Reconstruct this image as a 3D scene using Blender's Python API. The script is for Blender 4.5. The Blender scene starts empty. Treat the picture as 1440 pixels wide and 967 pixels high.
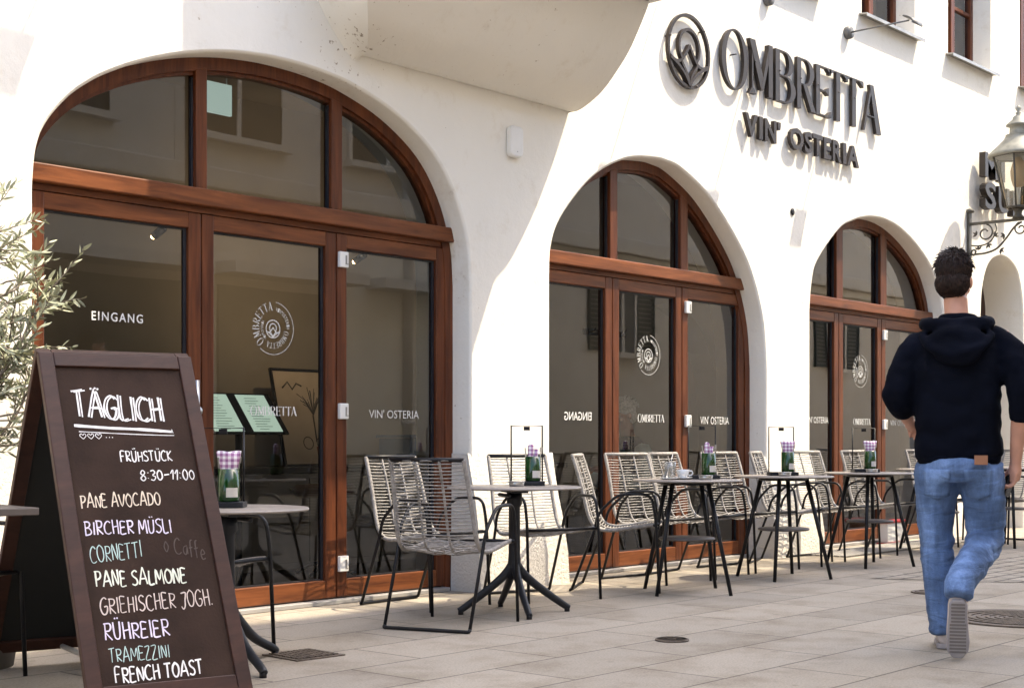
import bpy, bmesh, math, random
from mathutils import Vector, Matrix, Euler, noise
random.seed(7)
R = math.radians
PI = math.pi
scene = bpy.context.scene
col = scene.collection

# ------------------------------------------------------------------ camera
CAM_D = 6.52                      # metres from the facade plane (y = 0)
ANG = math.atan(1790 / 2050)
cam_data = bpy.data.cameras.new('camera')
cam = bpy.data.objects.new('camera', cam_data)
col.objects.link(cam)
cam.location = (0, -CAM_D, 1.0)
cam.rotation_euler = (R(90), 0, -(R(90) - ANG))
cam_data.sensor_width = 36
cam_data.lens = 36 * 2050 / 1440
cam_data.shift_y = 134.5 / 1440
cam_data.clip_end = 500
scene.camera = cam

# ------------------------------------------------------------------ light
SUN_L, SUN_V = 1.2, 2.75         # shadow shift (left, down) on the facade per metre of projection
sd = Vector((SUN_L, -1.0, SUN_V)).normalized()      # towards the sun
SUN_EL = math.asin(sd.z)
SUN_AZ = math.atan2(sd.x, sd.y)   # clockwise from +Y
world = bpy.data.worlds.new("World")
scene.world = world
world.use_nodes = True
wn = world.node_tree
bg = wn.nodes['Background']
sky = wn.nodes.new('ShaderNodeTexSky')
sky.sky_type = 'NISHITA'
sky.sun_disc = False
sky.sun_elevation = SUN_EL
sky.sun_rotation = SUN_AZ
sky.air_density = 1.0
sky.dust_density = 2.5
sky.ozone_density = 1.0
wn.links.new(sky.outputs['Color'], bg.inputs['Color'])
bg.inputs['Strength'].default_value = 0.15
sun_data = bpy.data.lights.new('sun', 'SUN')
sun_data.energy = 2.0
sun_data.angle = R(0.53)
sun_data.color = (1.0, 0.87, 0.66)
sun = bpy.data.objects.new('sun', sun_data)
col.objects.link(sun)
sun.rotation_euler = (-sd).to_track_quat('-Z', 'Y').to_euler()
sun.location = (10, -10, 20)

vs = scene.view_settings
vs.view_transform = 'Standard'
vs.look = 'None'
vs.gamma = 1
vs.use_curve_mapping = False
vs.exposure = 2.33
try:
    cy = scene.cycles
    cy.max_bounces = 8
    cy.diffuse_bounces = 4
    cy.glossy_bounces = 4
    cy.transmission_bounces = 6
    cy.transparent_max_bounces = 16
    cy.caustics_reflective = False
    cy.caustics_refractive = False
    cy.use_denoising = True
    cy.sample_clamp_indirect = 6
except Exception:
    pass

# ------------------------------------------------------------------ helpers
def tag(o, label=None, cat=None, group=None, kind=None):
    if label: o['label'] = label
    if cat: o['category'] = cat
    if group: o['group'] = group
    if kind: o['kind'] = kind
    return o

def thing(name, label, cat, loc=(0, 0, 0), rz=0.0, group=None):
    o = bpy.data.objects.new(name, None)
    o.empty_display_size = 0.2
    col.objects.link(o)
    o.location = loc
    o.rotation_euler = (0, 0, rz)
    return tag(o, label, cat, group)

class MB:
    """collects shapes, builds ONE mesh object"""
    def __init__(s):
        s.v = []; s.f = []; s.sm = []
    def add(s, vs_, fs, smooth=False):
        b = len(s.v)
        s.v += [tuple(p) for p in vs_]
        s.f += [tuple(b + i for i in f) for f in fs]
        s.sm += [smooth] * len(fs)
        return s
    def box(s, x0, x1, y0, y1, z0, z1, M=None):
        p = [Vector((x, y, z)) for z in (z0, z1) for y in (y0, y1) for x in (x0, x1)]
        if M: p = [M @ q for q in p]
        return s.add(p, [(0, 2, 3, 1), (4, 5, 7, 6), (0, 1, 5, 4), (2, 6, 7, 3), (0, 4, 6, 2), (1, 3, 7, 5)])
    def tube(s, path, r, n=8, closed=False, cap=True, flat=1.0):
        P = [Vector(p) for p in path]; m = len(P)
        rr = r if isinstance(r, (list, tuple)) else [r] * m
        T = []
        for i in range(m):
            a = P[i - 1] if (i > 0 or closed) else P[i]
            b = P[(i + 1) % m] if (i < m - 1 or closed) else P[i]
            t = (b - a)
            T.append(t.normalized() if t.length > 1e-9 else Vector((0, 0, 1)))
        up = Vector((0, 0, 1)) if abs(T[0].z) < .9 else Vector((1, 0, 0))
        u = (up - T[0] * up.dot(T[0])).normalized()
        vs_ = []
        for i in range(m):
            u = u - T[i] * u.dot(T[i])
            u = u.normalized() if u.length > 1e-6 else T[i].orthogonal().normalized()
            w = T[i].cross(u)
            for k in range(n):
                a = 2 * PI * k / n
                vs_.append(P[i] + u * (math.cos(a) * rr[i]) + w * (math.sin(a) * rr[i] * flat))
        fs = []
        for i in range(m if closed else m - 1):
            j = (i + 1) % m
            for k in range(n):
                l = (k + 1) % n
                fs.append((i * n + k, i * n + l, j * n + l, j * n + k))
        if cap and not closed:
            fs.append(tuple(range(n))[::-1]); fs.append(tuple((m - 1) * n + k for k in range(n)))
        return s.add(vs_, fs, True)
    def lathe(s, prof, c=(0, 0, 0), n=24, M=None, sx=1, sy=1):
        c = Vector(c); vs_ = []
        for (r, z) in prof:
            for k in range(n):
                a = 2 * PI * k / n
                q = Vector((r * sx * math.cos(a), r * sy * math.sin(a), z))
                if M: q = M @ q
                vs_.append(q + c)
        fs = []
        for i in range(len(prof) - 1):
            for k in range(n):
                l = (k + 1) % n
                fs.append((i * n + k, i * n + l, (i + 1) * n + l, (i + 1) * n + k))
        if prof[0][0] > 1e-6: fs.append(tuple(range(n))[::-1])
        if prof[-1][0] > 1e-6: fs.append(tuple((len(prof) - 1) * n + k for k in range(n)))
        return s.add(vs_, fs, True)
    def prism(s, pts, fn, d0, d1, smooth=False):
        """polygon pts (2D) -> fn(a,b,depth)"""
        n = len(pts)
        vs_ = [fn(a, b, d0) for a, b in pts] + [fn(a, b, d1) for a, b in pts]
        fs = [tuple(range(n)), tuple(range(2 * n - 1, n - 1, -1))]
        for i in range(n):
            j = (i + 1) % n
            fs.append((i, i + n, j + n, j))
        return s.add(vs_, fs, smooth)
    def band(s, outer, inner, fn, d0, d1, closed=True):
        """ring between two same-length outlines, extruded"""
        n = len(outer)
        vs_ = [fn(a, b, d) for d in (d0, d1) for lst in (outer, inner) for a, b in lst]
        o0, i0, o1, i1 = 0, n, 2 * n, 3 * n
        fs = []
        for k in range(n if closed else n - 1):
            l = (k + 1) % n
            fs += [(o0 + k, o0 + l, i0 + l, i0 + k), (o1 + k, i1 + k, i1 + l, o1 + l),
                   (o0 + k, o1 + k, o1 + l, o0 + l), (i0 + k, i0 + l, i1 + l, i1 + k)]
        if not closed:
            for k in (0, n - 1):
                fs.append((o0 + k, i0 + k, i1 + k, o1 + k))
        return s.add(vs_, fs)
    def build(s, name, mat, parent=None, bevel=0.0, loc=None, recalc=True):
        me = bpy.data.meshes.new(name)
        me.from_pydata(s.v, [], s.f)
        if recalc:
            bm = bmesh.new(); bm.from_mesh(me)
            bmesh.ops.recalc_face_normals(bm, faces=bm.faces)
            bm.to_mesh(me); bm.free()
        me.polygons.foreach_set('use_smooth', s.sm)
        me.update()
        if mat: me.materials.append(mat)
        o = bpy.data.objects.new(name, me)
        col.objects.link(o)
        if parent: o.parent = parent
        if loc: o.location = loc
        if bevel:
            m = o.modifiers.new('bevel', 'BEVEL')
            m.width = bevel; m.segments = 2; m.limit_method = 'ANGLE'; m.angle_limit = R(40)
        return o

def copy_tree(o, parent=None):
    c = o.copy(); col.objects.link(c)
    if parent: c.parent = parent
    for ch in list(o.children):
        copy_tree(ch, c)
    return c

def catmull(pts, n=8):
    out = []
    P = [pts[0]] + list(pts) + [pts[-1]]
    for i in range(1, len(P) - 2):
        p0, p1, p2, p3 = P[i - 1:i + 3]
        for k in range(n):
            t = k / n
            out.append(tuple(0.5 * ((2 * p1[j]) + (-p0[j] + p2[j]) * t + (2 * p0[j] - 5 * p1[j] + 4 * p2[j] - p3[j]) * t * t
                       + (-p0[j] + 3 * p1[j] - 3 * p2[j] + p3[j]) * t ** 3) for j in range(len(p1))))
    out.append(tuple(pts[-1]))
    return out

def round_path(pts, r, n=5):
    """polyline with rounded corners"""
    P = [Vector(p) for p in pts]; out = [P[0]]
    for i in range(1, len(P) - 1):
        a, b, c = P[i - 1], P[i], P[i + 1]
        rr = min(r, (a - b).length * .48, (c - b).length * .48)
        s_ = b + (a - b).normalized() * rr; e = b + (c - b).normalized() * rr
        for k in range(n + 1):
            t = k / n
            out.append(s_ * (1 - t) ** 2 + b * 2 * t * (1 - t) + e * t * t)
    out.append(P[-1])
    return out

# ------------------------------------------------------------------ materials
def new_mat(name):
    m = bpy.data.materials.new(name); m.use_nodes = True
    return m, m.node_tree, m.node_tree.nodes['Principled BSDF']

def N(nt, t, **kw):
    n = nt.nodes.new(t)
    for k, v in kw.items():
        if k in n.inputs: n.inputs[k].default_value = v
        else: setattr(n, k, v)
    return n

def ramp(nt, fac, stops):
    r = nt.nodes.new('ShaderNodeValToRGB')
    e = r.color_ramp.elements
    while len(e) > 1: e.remove(e[0])
    e[0].position = stops[0][0]; e[0].color = (*stops[0][1], 1)
    for p, c in stops[1:]:
        x = e.new(p); x.color = (*c, 1)
    nt.links.new(fac, r.inputs[0])
    return r.outputs[0]

def coords(nt, scale=(1, 1, 1), kind='Object'):
    tc = nt.nodes.new('ShaderNodeTexCoord'); mp = nt.nodes.new('ShaderNodeMapping')
    mp.inputs['Scale'].default_value = scale
    nt.links.new(tc.outputs[kind], mp.inputs[0])
    return mp.outputs[0]

def simple(name, c, rough=.5, metal=0.0, var=.12, nscale=6.0, bump=0.0, bscale=80.0, spec=.5):
    m, nt, b = new_mat(name)
    co = coords(nt)
    nz = N(nt, 'ShaderNodeTexNoise', Scale=nscale, Detail=5.0)
    nt.links.new(co, nz.inputs['Vector'])
    lo = tuple(max(0, x * (1 - var)) for x in c); hi = tuple(min(1, x * (1 + var)) for x in c)
    nt.links.new(ramp(nt, nz.outputs['Fac'], [(.3, lo), (.7, hi)]), b.inputs['Base Color'])
    b.inputs['Roughness'].default_value = rough
    b.inputs['Metallic'].default_value = metal
    b.inputs['Specular IOR Level'].default_value = spec
    if bump:
        n2 = N(nt, 'ShaderNodeTexNoise', Scale=bscale, Detail=3.0)
        nt.links.new(co, n2.inputs['Vector'])
        bp = N(nt, 'ShaderNodeBump', Strength=bump, Distance=.01)
        nt.links.new(n2.outputs['Fac'], bp.inputs['Height'])
        nt.links.new(bp.outputs[0], b.inputs['Normal'])
    return m

def mat_plaster(name, c, coarse=False):
    m, nt, b = new_mat(name)
    co = coords(nt)
    n1 = N(nt, 'ShaderNodeTexNoise', Scale=.9, Detail=6.0, Roughness=.6)
    n2 = N(nt, 'ShaderNodeTexNoise', Scale=14.0 if not coarse else 40.0, Detail=6.0, Roughness=.65)
    n3 = N(nt, 'ShaderNodeTexNoise', Scale=3.2, Detail=9.0, Roughness=.72)
    for n in (n1, n2, n3): nt.links.new(co, n.inputs['Vector'])
    base = ramp(nt, n1.outputs['Fac'], [(.3, tuple(x * .93 for x in c)), (.7, c)])
    stain = ramp(nt, n3.outputs['Fac'], [(.0, (.30, .26, .21)), (.27, (.62, .56, .49)), (.36, (.93, .91, .88)), (.44, (1, 1, 1))])
    mx = N(nt, 'ShaderNodeMix', data_type='RGBA', blend_type='MULTIPLY')
    mx.inputs[0].default_value = .8
    nt.links.new(base, mx.inputs[6]); nt.links.new(stain, mx.inputs[7])
    # pits, chips and a crack with dirt beside the bay
    pit = N(nt, 'ShaderNodeTexNoise', Scale=26.0, Detail=5.0, Roughness=.6)
    nt.links.new(co, pit.inputs['Vector'])
    vd = N(nt, 'ShaderNodeVectorMath', operation='DISTANCE'); nt.links.new(co, vd.inputs[0]); vd.inputs[1].default_value = (5.93, -.02, 3.36)
    mr = N(nt, 'ShaderNodeMapRange'); mr.inputs[1].default_value = .05; mr.inputs[2].default_value = .42; mr.inputs[3].default_value = .10; mr.inputs[4].default_value = 0
    nt.links.new(vd.outputs['Value'], mr.inputs[0])
    ad = N(nt, 'ShaderNodeMath', operation='ADD'); nt.links.new(pit.outputs['Fac'], ad.inputs[0]); nt.links.new(mr.outputs[0], ad.inputs[1])
    pr = ramp(nt, ad.outputs[0], [(.0, (1, 1, 1)), (.685, (1, 1, 1)), (.715, (.62, .55, .47)), (.76, (.25, .2, .15))])
    m3 = N(nt, 'ShaderNodeMix', data_type='RGBA', blend_type='MULTIPLY'); m3.inputs[0].default_value = .85
    nt.links.new(mx.outputs[2], m3.inputs[6]); nt.links.new(pr, m3.inputs[7])
    nt.links.new(m3.outputs[2], b.inputs['Base Color'])
    b.inputs['Roughness'].default_value = .92
    b.inputs['Specular IOR Level'].default_value = .2
    bp = N(nt, 'ShaderNodeBump', Strength=.7 if coarse else .16, Distance=.02)
    nt.links.new(n2.outputs['Fac'], bp.inputs['Height'])
    bp2 = N(nt, 'ShaderNodeBump', Strength=.12, Distance=.06)
    nt.links.new(n3.outputs['Fac'], bp2.inputs['Height'])
    nt.links.new(bp.outputs[0], bp2.inputs['Normal'])
    nt.links.new(bp2.outputs[0], b.inputs['Normal'])
    return m

def mat_wood(name, dark, light, scale=(14, 14, 1.2), rough=.42):
    m, nt, b = new_mat(name)
    co = coords(nt, scale)
    n1 = N(nt, 'ShaderNodeTexNoise', Scale=1.6, Detail=8.0, Roughness=.62, Distortion=.6)
    nt.links.new(co, n1.inputs['Vector'])
    n2 = N(nt, 'ShaderNodeTexNoise', Scale=6.0, Detail=3.0)
    nt.links.new(co, n2.inputs['Vector'])
    c1 = ramp(nt, n1.outputs['Fac'], [(.28, dark), (.52, tuple((a + b_) / 2 for a, b_ in zip(dark, light))), (.75, light)])
    nt.links.new(c1, b.inputs['Base Color'])
    b.inputs['Roughness'].default_value = rough
    b.inputs['Specular IOR Level'].default_value = .3
    bp = N(nt, 'ShaderNodeBump', Strength=.15, Distance=.004)
    nt.links.new(n2.outputs['Fac'], bp.inputs['Height'])
    nt.links.new(bp.outputs[0], b.inputs['Normal'])
    return m

def mat_glass(name, tint=(.62, .62, .58), gain=2.1, lo=.05):
    m = bpy.data.materials.new(name); m.use_nodes = True
    nt = m.node_tree; nt.nodes.clear()
    out = nt.nodes.new('ShaderNodeOutputMaterial')
    tr = N(nt, 'ShaderNodeBsdfTransparent'); tr.inputs[0].default_value = (*tint, 1)
    gl = N(nt, 'ShaderNodeBsdfGlossy', Roughness=.0); gl.inputs[0].default_value = (.95, .95, .95, 1)
    co = coords(nt)
    nz = N(nt, 'ShaderNodeTexNoise', Scale=1.3, Detail=1.0)
    nt.links.new(co, nz.inputs['Vector'])
    bp = N(nt, 'ShaderNodeBump', Strength=.018, Distance=.05)
    nt.links.new(nz.outputs['Fac'], bp.inputs['Height'])
    nt.links.new(bp.outputs[0], gl.inputs['Normal'])
    fr = N(nt, 'ShaderNodeFresnel', IOR=1.5)
    mt = N(nt, 'ShaderNodeMath', operation='MULTIPLY_ADD', use_clamp=True)
    nt.links.new(fr.outputs[0], mt.inputs[0]); mt.inputs[1].default_value = gain; mt.inputs[2].default_value = lo
    mix = nt.nodes.new('ShaderNodeMixShader')
    nt.links.new(mt.outputs[0], mix.inputs[0]); nt.links.new(tr.outputs[0], mix.inputs[1]); nt.links.new(gl.outputs[0], mix.inputs[2])
    nt.links.new(mix.outputs[0], out.inputs[0])
    return m

def mat_slabs(name, w, h, mortar, c, rough=.85, offs=.5, mortar_c=(.12, .105, .09), bump=.5):
    m, nt, b = new_mat(name)
    co = coords(nt)
    wob = N(nt, 'ShaderNodeTexNoise', Scale=1.7, Detail=2.0)
    nt.links.new(co, wob.inputs['Vector'])
    mad = N(nt, 'ShaderNodeMix', data_type='VECTOR'); mad.inputs[0].default_value = .006
    nt.links.new(co, mad.inputs[4]); nt.links.new(wob.outputs['Color'], mad.inputs[5])
    br = N(nt, 'ShaderNodeTexBrick', Scale=1.0, offset=offs)
    br.inputs['Mortar Size'].default_value = mortar
    br.inputs['Mortar Smooth'].default_value = .25
    br.inputs['Brick Width'].default_value = w
    br.inputs['Row Height'].default_value = h
    br.inputs['Bias'].default_value = 0
    br.inputs['Color1'].default_value = (*tuple(x * .88 for x in c), 1)
    br.inputs['Color2'].default_value = (*tuple(x * 1.08 for x in c), 1)
    br.inputs['Mortar'].default_value = (*mortar_c, 1)
    nt.links.new(mad.outputs[1], br.inputs['Vector'])
    n1 = N(nt, 'ShaderNodeTexNoise', Scale=2.4, Detail=8.0, Roughness=.68)
    n2 = N(nt, 'ShaderNodeTexNoise', Scale=95.0, Detail=5.0, Roughness=.7)
    n3 = N(nt, 'ShaderNodeTexVoronoi', Scale=3.1)
    for n in (n1, n2): nt.links.new(co, n.inputs['Vector'])
    nt.links.new(mad.outputs[1], n3.inputs['Vector'])
    st = ramp(nt, n1.outputs['Fac'], [(.25, (.55, .51, .46)), (.40, (.80, .77, .73)), (.52, (.98, .97, .96)), (.62, (1, 1, 1)), (.78, (1.0, .95, .87))])
    gr = ramp(nt, n2.outputs['Fac'], [(.32, (.60, .59, .58)), (.5, (.95, .95, .95)), (.62, (1.08, 1.07, 1.06))])
    sp = ramp(nt, n3.outputs['Distance'], [(.0, (.40, .37, .33)), (.05, (.55, .52, .48)), (.075, (1, 1, 1))])
    prev = br.outputs['Color']
    for s_, f in ((st, .9), (gr, .8), (sp, .45)):
        mx = N(nt, 'ShaderNodeMix', data_type='RGBA', blend_type='MULTIPLY'); mx.inputs[0].default_value = f
        nt.links.new(prev, mx.inputs[6]); nt.links.new(s_, mx.inputs[7]); prev = mx.outputs[2]
    nt.links.new(prev, b.inputs['Base Color'])
    b.inputs['Roughness'].default_value = rough
    b.inputs['Specular IOR Level'].default_value = .35
    inv = N(nt, 'ShaderNodeMath', operation='SUBTRACT'); inv.inputs[0].default_value = 1
    nt.links.new(br.outputs['Fac'], inv.inputs[1])
    bp = N(nt, 'ShaderNodeBump', Strength=bump, Distance=.012)
    nt.links.new(inv.outputs[0], bp.inputs['Height'])
    bp2 = N(nt, 'ShaderNodeBump', Strength=.25, Distance=.004)
    nt.links.new(n2.outputs['Fac'], bp2.inputs['Height']); nt.links.new(bp.outputs[0], bp2.inputs['Normal'])
    nt.links.new(bp2.outputs[0], b.inputs['Normal'])
    return m

def mat_check(name):
    m, nt, b = new_mat(name)
    co = coords(nt)
    def stripes(axis):
        sx = nt.nodes.new('ShaderNodeSeparateXYZ'); nt.links.new(co, sx.inputs[0])
        a = N(nt, 'ShaderNodeMath', operation='MULTIPLY'); a.inputs[1].default_value = 40.0
        nt.links.new(sx.outputs[axis], a.inputs[0])
        f = N(nt, 'ShaderNodeMath', operation='FRACT'); nt.links.new(a.outputs[0], f.inputs[0])
        g = N(nt, 'ShaderNodeMath', operation='GREATER_THAN'); g.inputs[1].default_value = .5
        nt.links.new(f.outputs[0], g.inputs[0]); return g.outputs[0]
    ad = N(nt, 'ShaderNodeMath', operation='ADD')
    nt.links.new(stripes(0), ad.inputs[0]); nt.links.new(stripes(2), ad.inputs[1])
    hf = N(nt, 'ShaderNodeMath', operation='MULTIPLY'); hf.inputs[1].default_value = .5
    nt.links.new(ad.outputs[0], hf.inputs[0])
    nt.links.new(ramp(nt, hf.outputs[0], [(0, (.84, .82, .82)), (.5, (.54, .38, .51)), (1, (.27, .11, .25))]), b.inputs['Base Color'])
    b.inputs['Roughness'].default_value = .9
    return m

def mat_denim(name, c):
    m, nt, b = new_mat(name)
    co = coords(nt)
    n1 = N(nt, 'ShaderNodeTexNoise', Scale=1.7, Detail=6.0, Roughness=.62)
    n2 = N(nt, 'ShaderNodeTexNoise', Scale=300.0, Detail=2.0)
    n3 = N(nt, 'ShaderNodeTexNoise', Scale=5.0, Detail=4.0, Distortion=1.6)
    nt.links.new(coords(nt, (5, 5, 1.3)), n1.inputs['Vector'])
    nt.links.new(co, n2.inputs['Vector']); nt.links.new(coords(nt, (1, 1, 2.6)), n3.inputs['Vector'])
    base = ramp(nt, n1.outputs['Fac'], [(.3, tuple(x * .5 for x in c)), (.5, c), (.70, tuple(min(1, x * 1.9 + .03) for x in c))])
    gr = ramp(nt, n2.outputs['Fac'], [(.3, (.7, .7, .72)), (.6, (1, 1, 1))])
    mx = N(nt, 'ShaderNodeMix', data_type='RGBA', blend_type='MULTIPLY'); mx.inputs[0].default_value = .7
    nt.links.new(base, mx.inputs[6]); nt.links.new(gr, mx.inputs[7])
    nt.links.new(mx.outputs[2], b.inputs['Base Color'])
    b.inputs['Roughness'].default_value = .9
    bp = N(nt, 'ShaderNodeBump', Strength=.55, Distance=.03)
    nt.links.new(n3.outputs['Fac'], bp.inputs['Height']); nt.links.new(bp.outputs[0], b.inputs['Normal'])
    return m

M = {}
M['plaster'] = mat_plaster('plaster', (.86, .82, .735))
M['rough_plaster'] = mat_plaster('rough_plaster', (.74, .70, .63), True)
M['facade'] = mat_plaster('facade_beige', (.74, .68, .59))
M['pale_facade'] = mat_plaster('facade_pale', (.86, .82, .72))
M['wood'] = mat_wood('stained_wood', (.050, .0125, .0045), (.170, .051, .017), (14, 14, 1.2))
M['wood_h'] = mat_wood('stained_wood_lengthwise', (.060, .016, .0055), (.255, .083, .027), (1.2, 14, 14))
M['dark_wood'] = mat_wood('dark_board_wood', (.022, .0075, .005), (.056, .021, .0125), (2, 10, 10), .5)
M['glass'] = mat_glass('window_glass', tint=(.76, .77, .74), gain=1.6, lo=.015)
M['lamp_glass'] = mat_glass('lantern_glass', (.86, .86, .82), 1.3, .05)
M['clear_glass'] = mat_glass('drinking_glass', (.97, .97, .95), .8, .02)
M['gasket'] = simple('black_gasket', (.012, .013, .018), .5)
M['slab'] = mat_slabs('paving_slabs', .86, .45, .0055, (.325, .288, .237), mortar_c=(.12, .105, .085), bump=.5)
M['setts'] = mat_slabs('stone_setts', .24, .145, .014, (.33, .295, .245), bump=.9)
M['asphalt'] = simple('asphalt', (.05, .05, .05), .9)
M['iron'] = simple('cast_iron', (.12, .095, .075), .65, .3, .3, 30, .6, 60)
M['black_metal'] = simple('black_powder_coat', (.008, .008, .010), .45, 0, .25, 20, spec=.3)
M['anthracite'] = simple('anthracite_metal', (.011, .013, .018), .45, 0, .2, 20, spec=.35)
M['rope'] = simple('grey_rope', (.32, .30, .28), .8, 0, .3, 30, .7, 260)
M['table_top'] = simple('grey_laminate', (.27, .24, .215), .38, 0, .12, 12)
M['shelf'] = simple('shelf_laminate', (.10, .085, .078), .5, 0, .15, 12)
M['bronze'] = simple('bronze_sign', (.026, .018, .014), .45, .15, .2, 10)
M['lamp_grey'] = simple('lamp_grey', (.12, .118, .115), .5, .2, .15, 14)
M['lantern'] = simple('lantern_paint', (.075, .067, .052), .5, .2, .3, 14, .2, 40)
M['lantern_roof'] = simple('lantern_roof_paint', (.24, .235, .20), .55, 0, .2, 14)
M['white_plastic'] = simple('white_plastic', (.78, .77, .74), .4, 0, .03)
M['steel'] = simple('brushed_steel', (.55, .54, .52), .3, .9, .1, 20)
M['zinc'] = simple('zinc_sheet', (.34, .33, .31), .45, .6, .2, 8)
M['letter_white'] = simple('window_film_white', (.72, .72, .70), .6, 0, .03)
M['letter_grey'] = simple('window_film_grey', (.62, .62, .60), .6, 0, .03)
M['board'] = simple('chalkboard_brown', (.034, .020, .0145), .8, 0, .3, 5, .2, 90, .15)
M['board_back'] = simple('chalkboard_black', (.006, .007, .007), .7)
for nm, c in (('white', (.78, .76, .74)), ('warm', (.70, .60, .48)), ('lilac', (.72, .65, .78)), ('mint', (.46, .60, .57)), ('pale', (.72, .74, .62)), ('pink', (.62, .52, .47)), ('ghost', (.075, .056, .048))):
    M['chalk_' + nm] = simple('chalk_' + nm, c, .9, 0, .18, 40)
M['bottle'] = simple('green_bottle_glass', (.010, .045, .008), .12, 0, .5, 22)
M['label_paper'] = simple('label_paper', (.60, .57, .52), .7, 0, .05)
M['check'] = mat_check('checked_napkin_cloth')
M['ceramic'] = simple('white_ceramic', (.78, .77, .74), .2, 0, .02)
M['coffee'] = simple('milk_coffee', (.68, .58, .47), .4)
M['skin'] = simple('skin', (.52, .27, .19), .55, 0, .12, 14)
M['hair_brown'] = simple('brown_hair', (.022, .010, .007), .55, 0, .6, 60, .4, 70, .3)
M['hair_grey'] = simple('grey_hair', (.75, .73, .70), .6, 0, .3, 60, .8, 70)
M['hoodie'] = simple('navy_hoodie_cloth', (.0028, .0038, .0085), .95, 0, .3, 8, .5, 14, .08)
M['denim'] = mat_denim('blue_denim', (.085, .148, .295))
M['denim_light'] = mat_denim('faded_denim', (.095, .163, .315))
M['patch'] = simple('leather_patch', (.28, .13, .07), .7)
M['shoe'] = simple('pale_canvas_shoe', (.50, .44, .42), .8)
M['sole'] = simple('rubber_sole', (.30, .28, .29), .8)
M['tread'] = simple('tread_rubber', (.16, .145, .14), .85)
M['shirt_blue'] = simple('pale_blue_shirt', (.58, .76, .82), .9, 0, .2, 12, .5, 14)
M['vest'] = simple('dark_vest', (.03, .028, .03), .9)
M['phone'] = simple('phone_black', (.008, .008, .01), .2)
M['bark'] = simple('olive_bark', (.16, .13, .10), .9, 0, .4, 18, .9, 30)
M['leaf'] = simple('olive_leaf', (.33, .34, .22), .5, 0, .45, 9)
M['terracotta'] = simple('planter_grey', (.16, .15, .14), .8)
M['soil'] = simple('soil', (.04, .03, .02), .95)
M['room'] = simple('room_wall', (.32, .285, .24), .9, 0, .1, 1.5)
M['room_floor'] = simple('room_floor', (.10, .075, .055), .5)
M['cabinet'] = simple('cabinet_grey', (.30, .28, .26), .6)
M['dark_top'] = simple('dark_counter', (.03, .026, .024), .4)
M['brown_seat'] = simple('brown_leather', (.15, .075, .045), .5)
M['mint_paper'] = simple('menu_paper', (.56, .72, .62), .8, 0, .03)
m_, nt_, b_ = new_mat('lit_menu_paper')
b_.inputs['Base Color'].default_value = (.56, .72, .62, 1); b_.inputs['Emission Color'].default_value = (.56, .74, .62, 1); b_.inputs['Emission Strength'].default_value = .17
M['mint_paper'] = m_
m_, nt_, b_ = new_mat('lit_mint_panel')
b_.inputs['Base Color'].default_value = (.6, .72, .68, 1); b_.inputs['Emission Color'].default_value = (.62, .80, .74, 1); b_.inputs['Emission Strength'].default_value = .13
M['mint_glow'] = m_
M['ink'] = simple('print_ink', (.10, .09, .08), .8)
M['ink_soft'] = simple('print_ink_soft', (.27, .36, .31), .8)
M['poster_paper'] = simple('poster_paper', (.55, .46, .37), .8, 0, .06)
M['poster_red'] = simple('poster_red', (.24, .07, .045), .8)
M['blue'] = simple('blue_paint', (.03, .10, .24), .6)
M['curtain'] = simple('grey_curtain', (.34, .31, .28), .9, 0, .1)
M['shutter'] = simple('shutter_green', (.022, .030, .028), .6)
M['dark_glass'] = simple('dark_window', (.03, .032, .035), .15)
M['awning'] = simple('awning_white', (.62, .60, .56), .8)
M['red'] = simple('red_paint', (.45, .02, .02), .5)
M['amber'] = simple('amber_bulb_glass', (.55, .38, .20), .4)
M['grate'] = simple('grating_steel', (.40, .38, .35), .5, .4, .2, 20)
M['black_void'] = simple('unlit_dark', (.05, .045, .04), .9)  # near-black colour in place of unlit depth
M['threshold'] = simple('threshold_metal', (.42, .41, .40), .45, .5)
m_, nt_, b_ = new_mat('warm_lamp')
b_.inputs['Emission Color'].default_value = (1, .62, .25, 1); b_.inputs['Emission Strength'].default_value = 12
M['warm_lamp'] = m_

# ------------------------------------------------------------------ ground
g = MB(); g.add([(-80, -80, 0), (160, -80, 0), (160, 80, 0), (-80, 80, 0)], [(0, 1, 2, 3)])
tag(g.build('pavement', M['slab']), kind='structure')
g = MB(); g.add([(9.6, -1.55, .004), (60, -1.55, .004), (60, -8.9, .004), (12.9, -8.9, .004)], [(0, 3, 2, 1)])
tag(g.build('cobbled_road', M['setts']), kind='structure')

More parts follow.
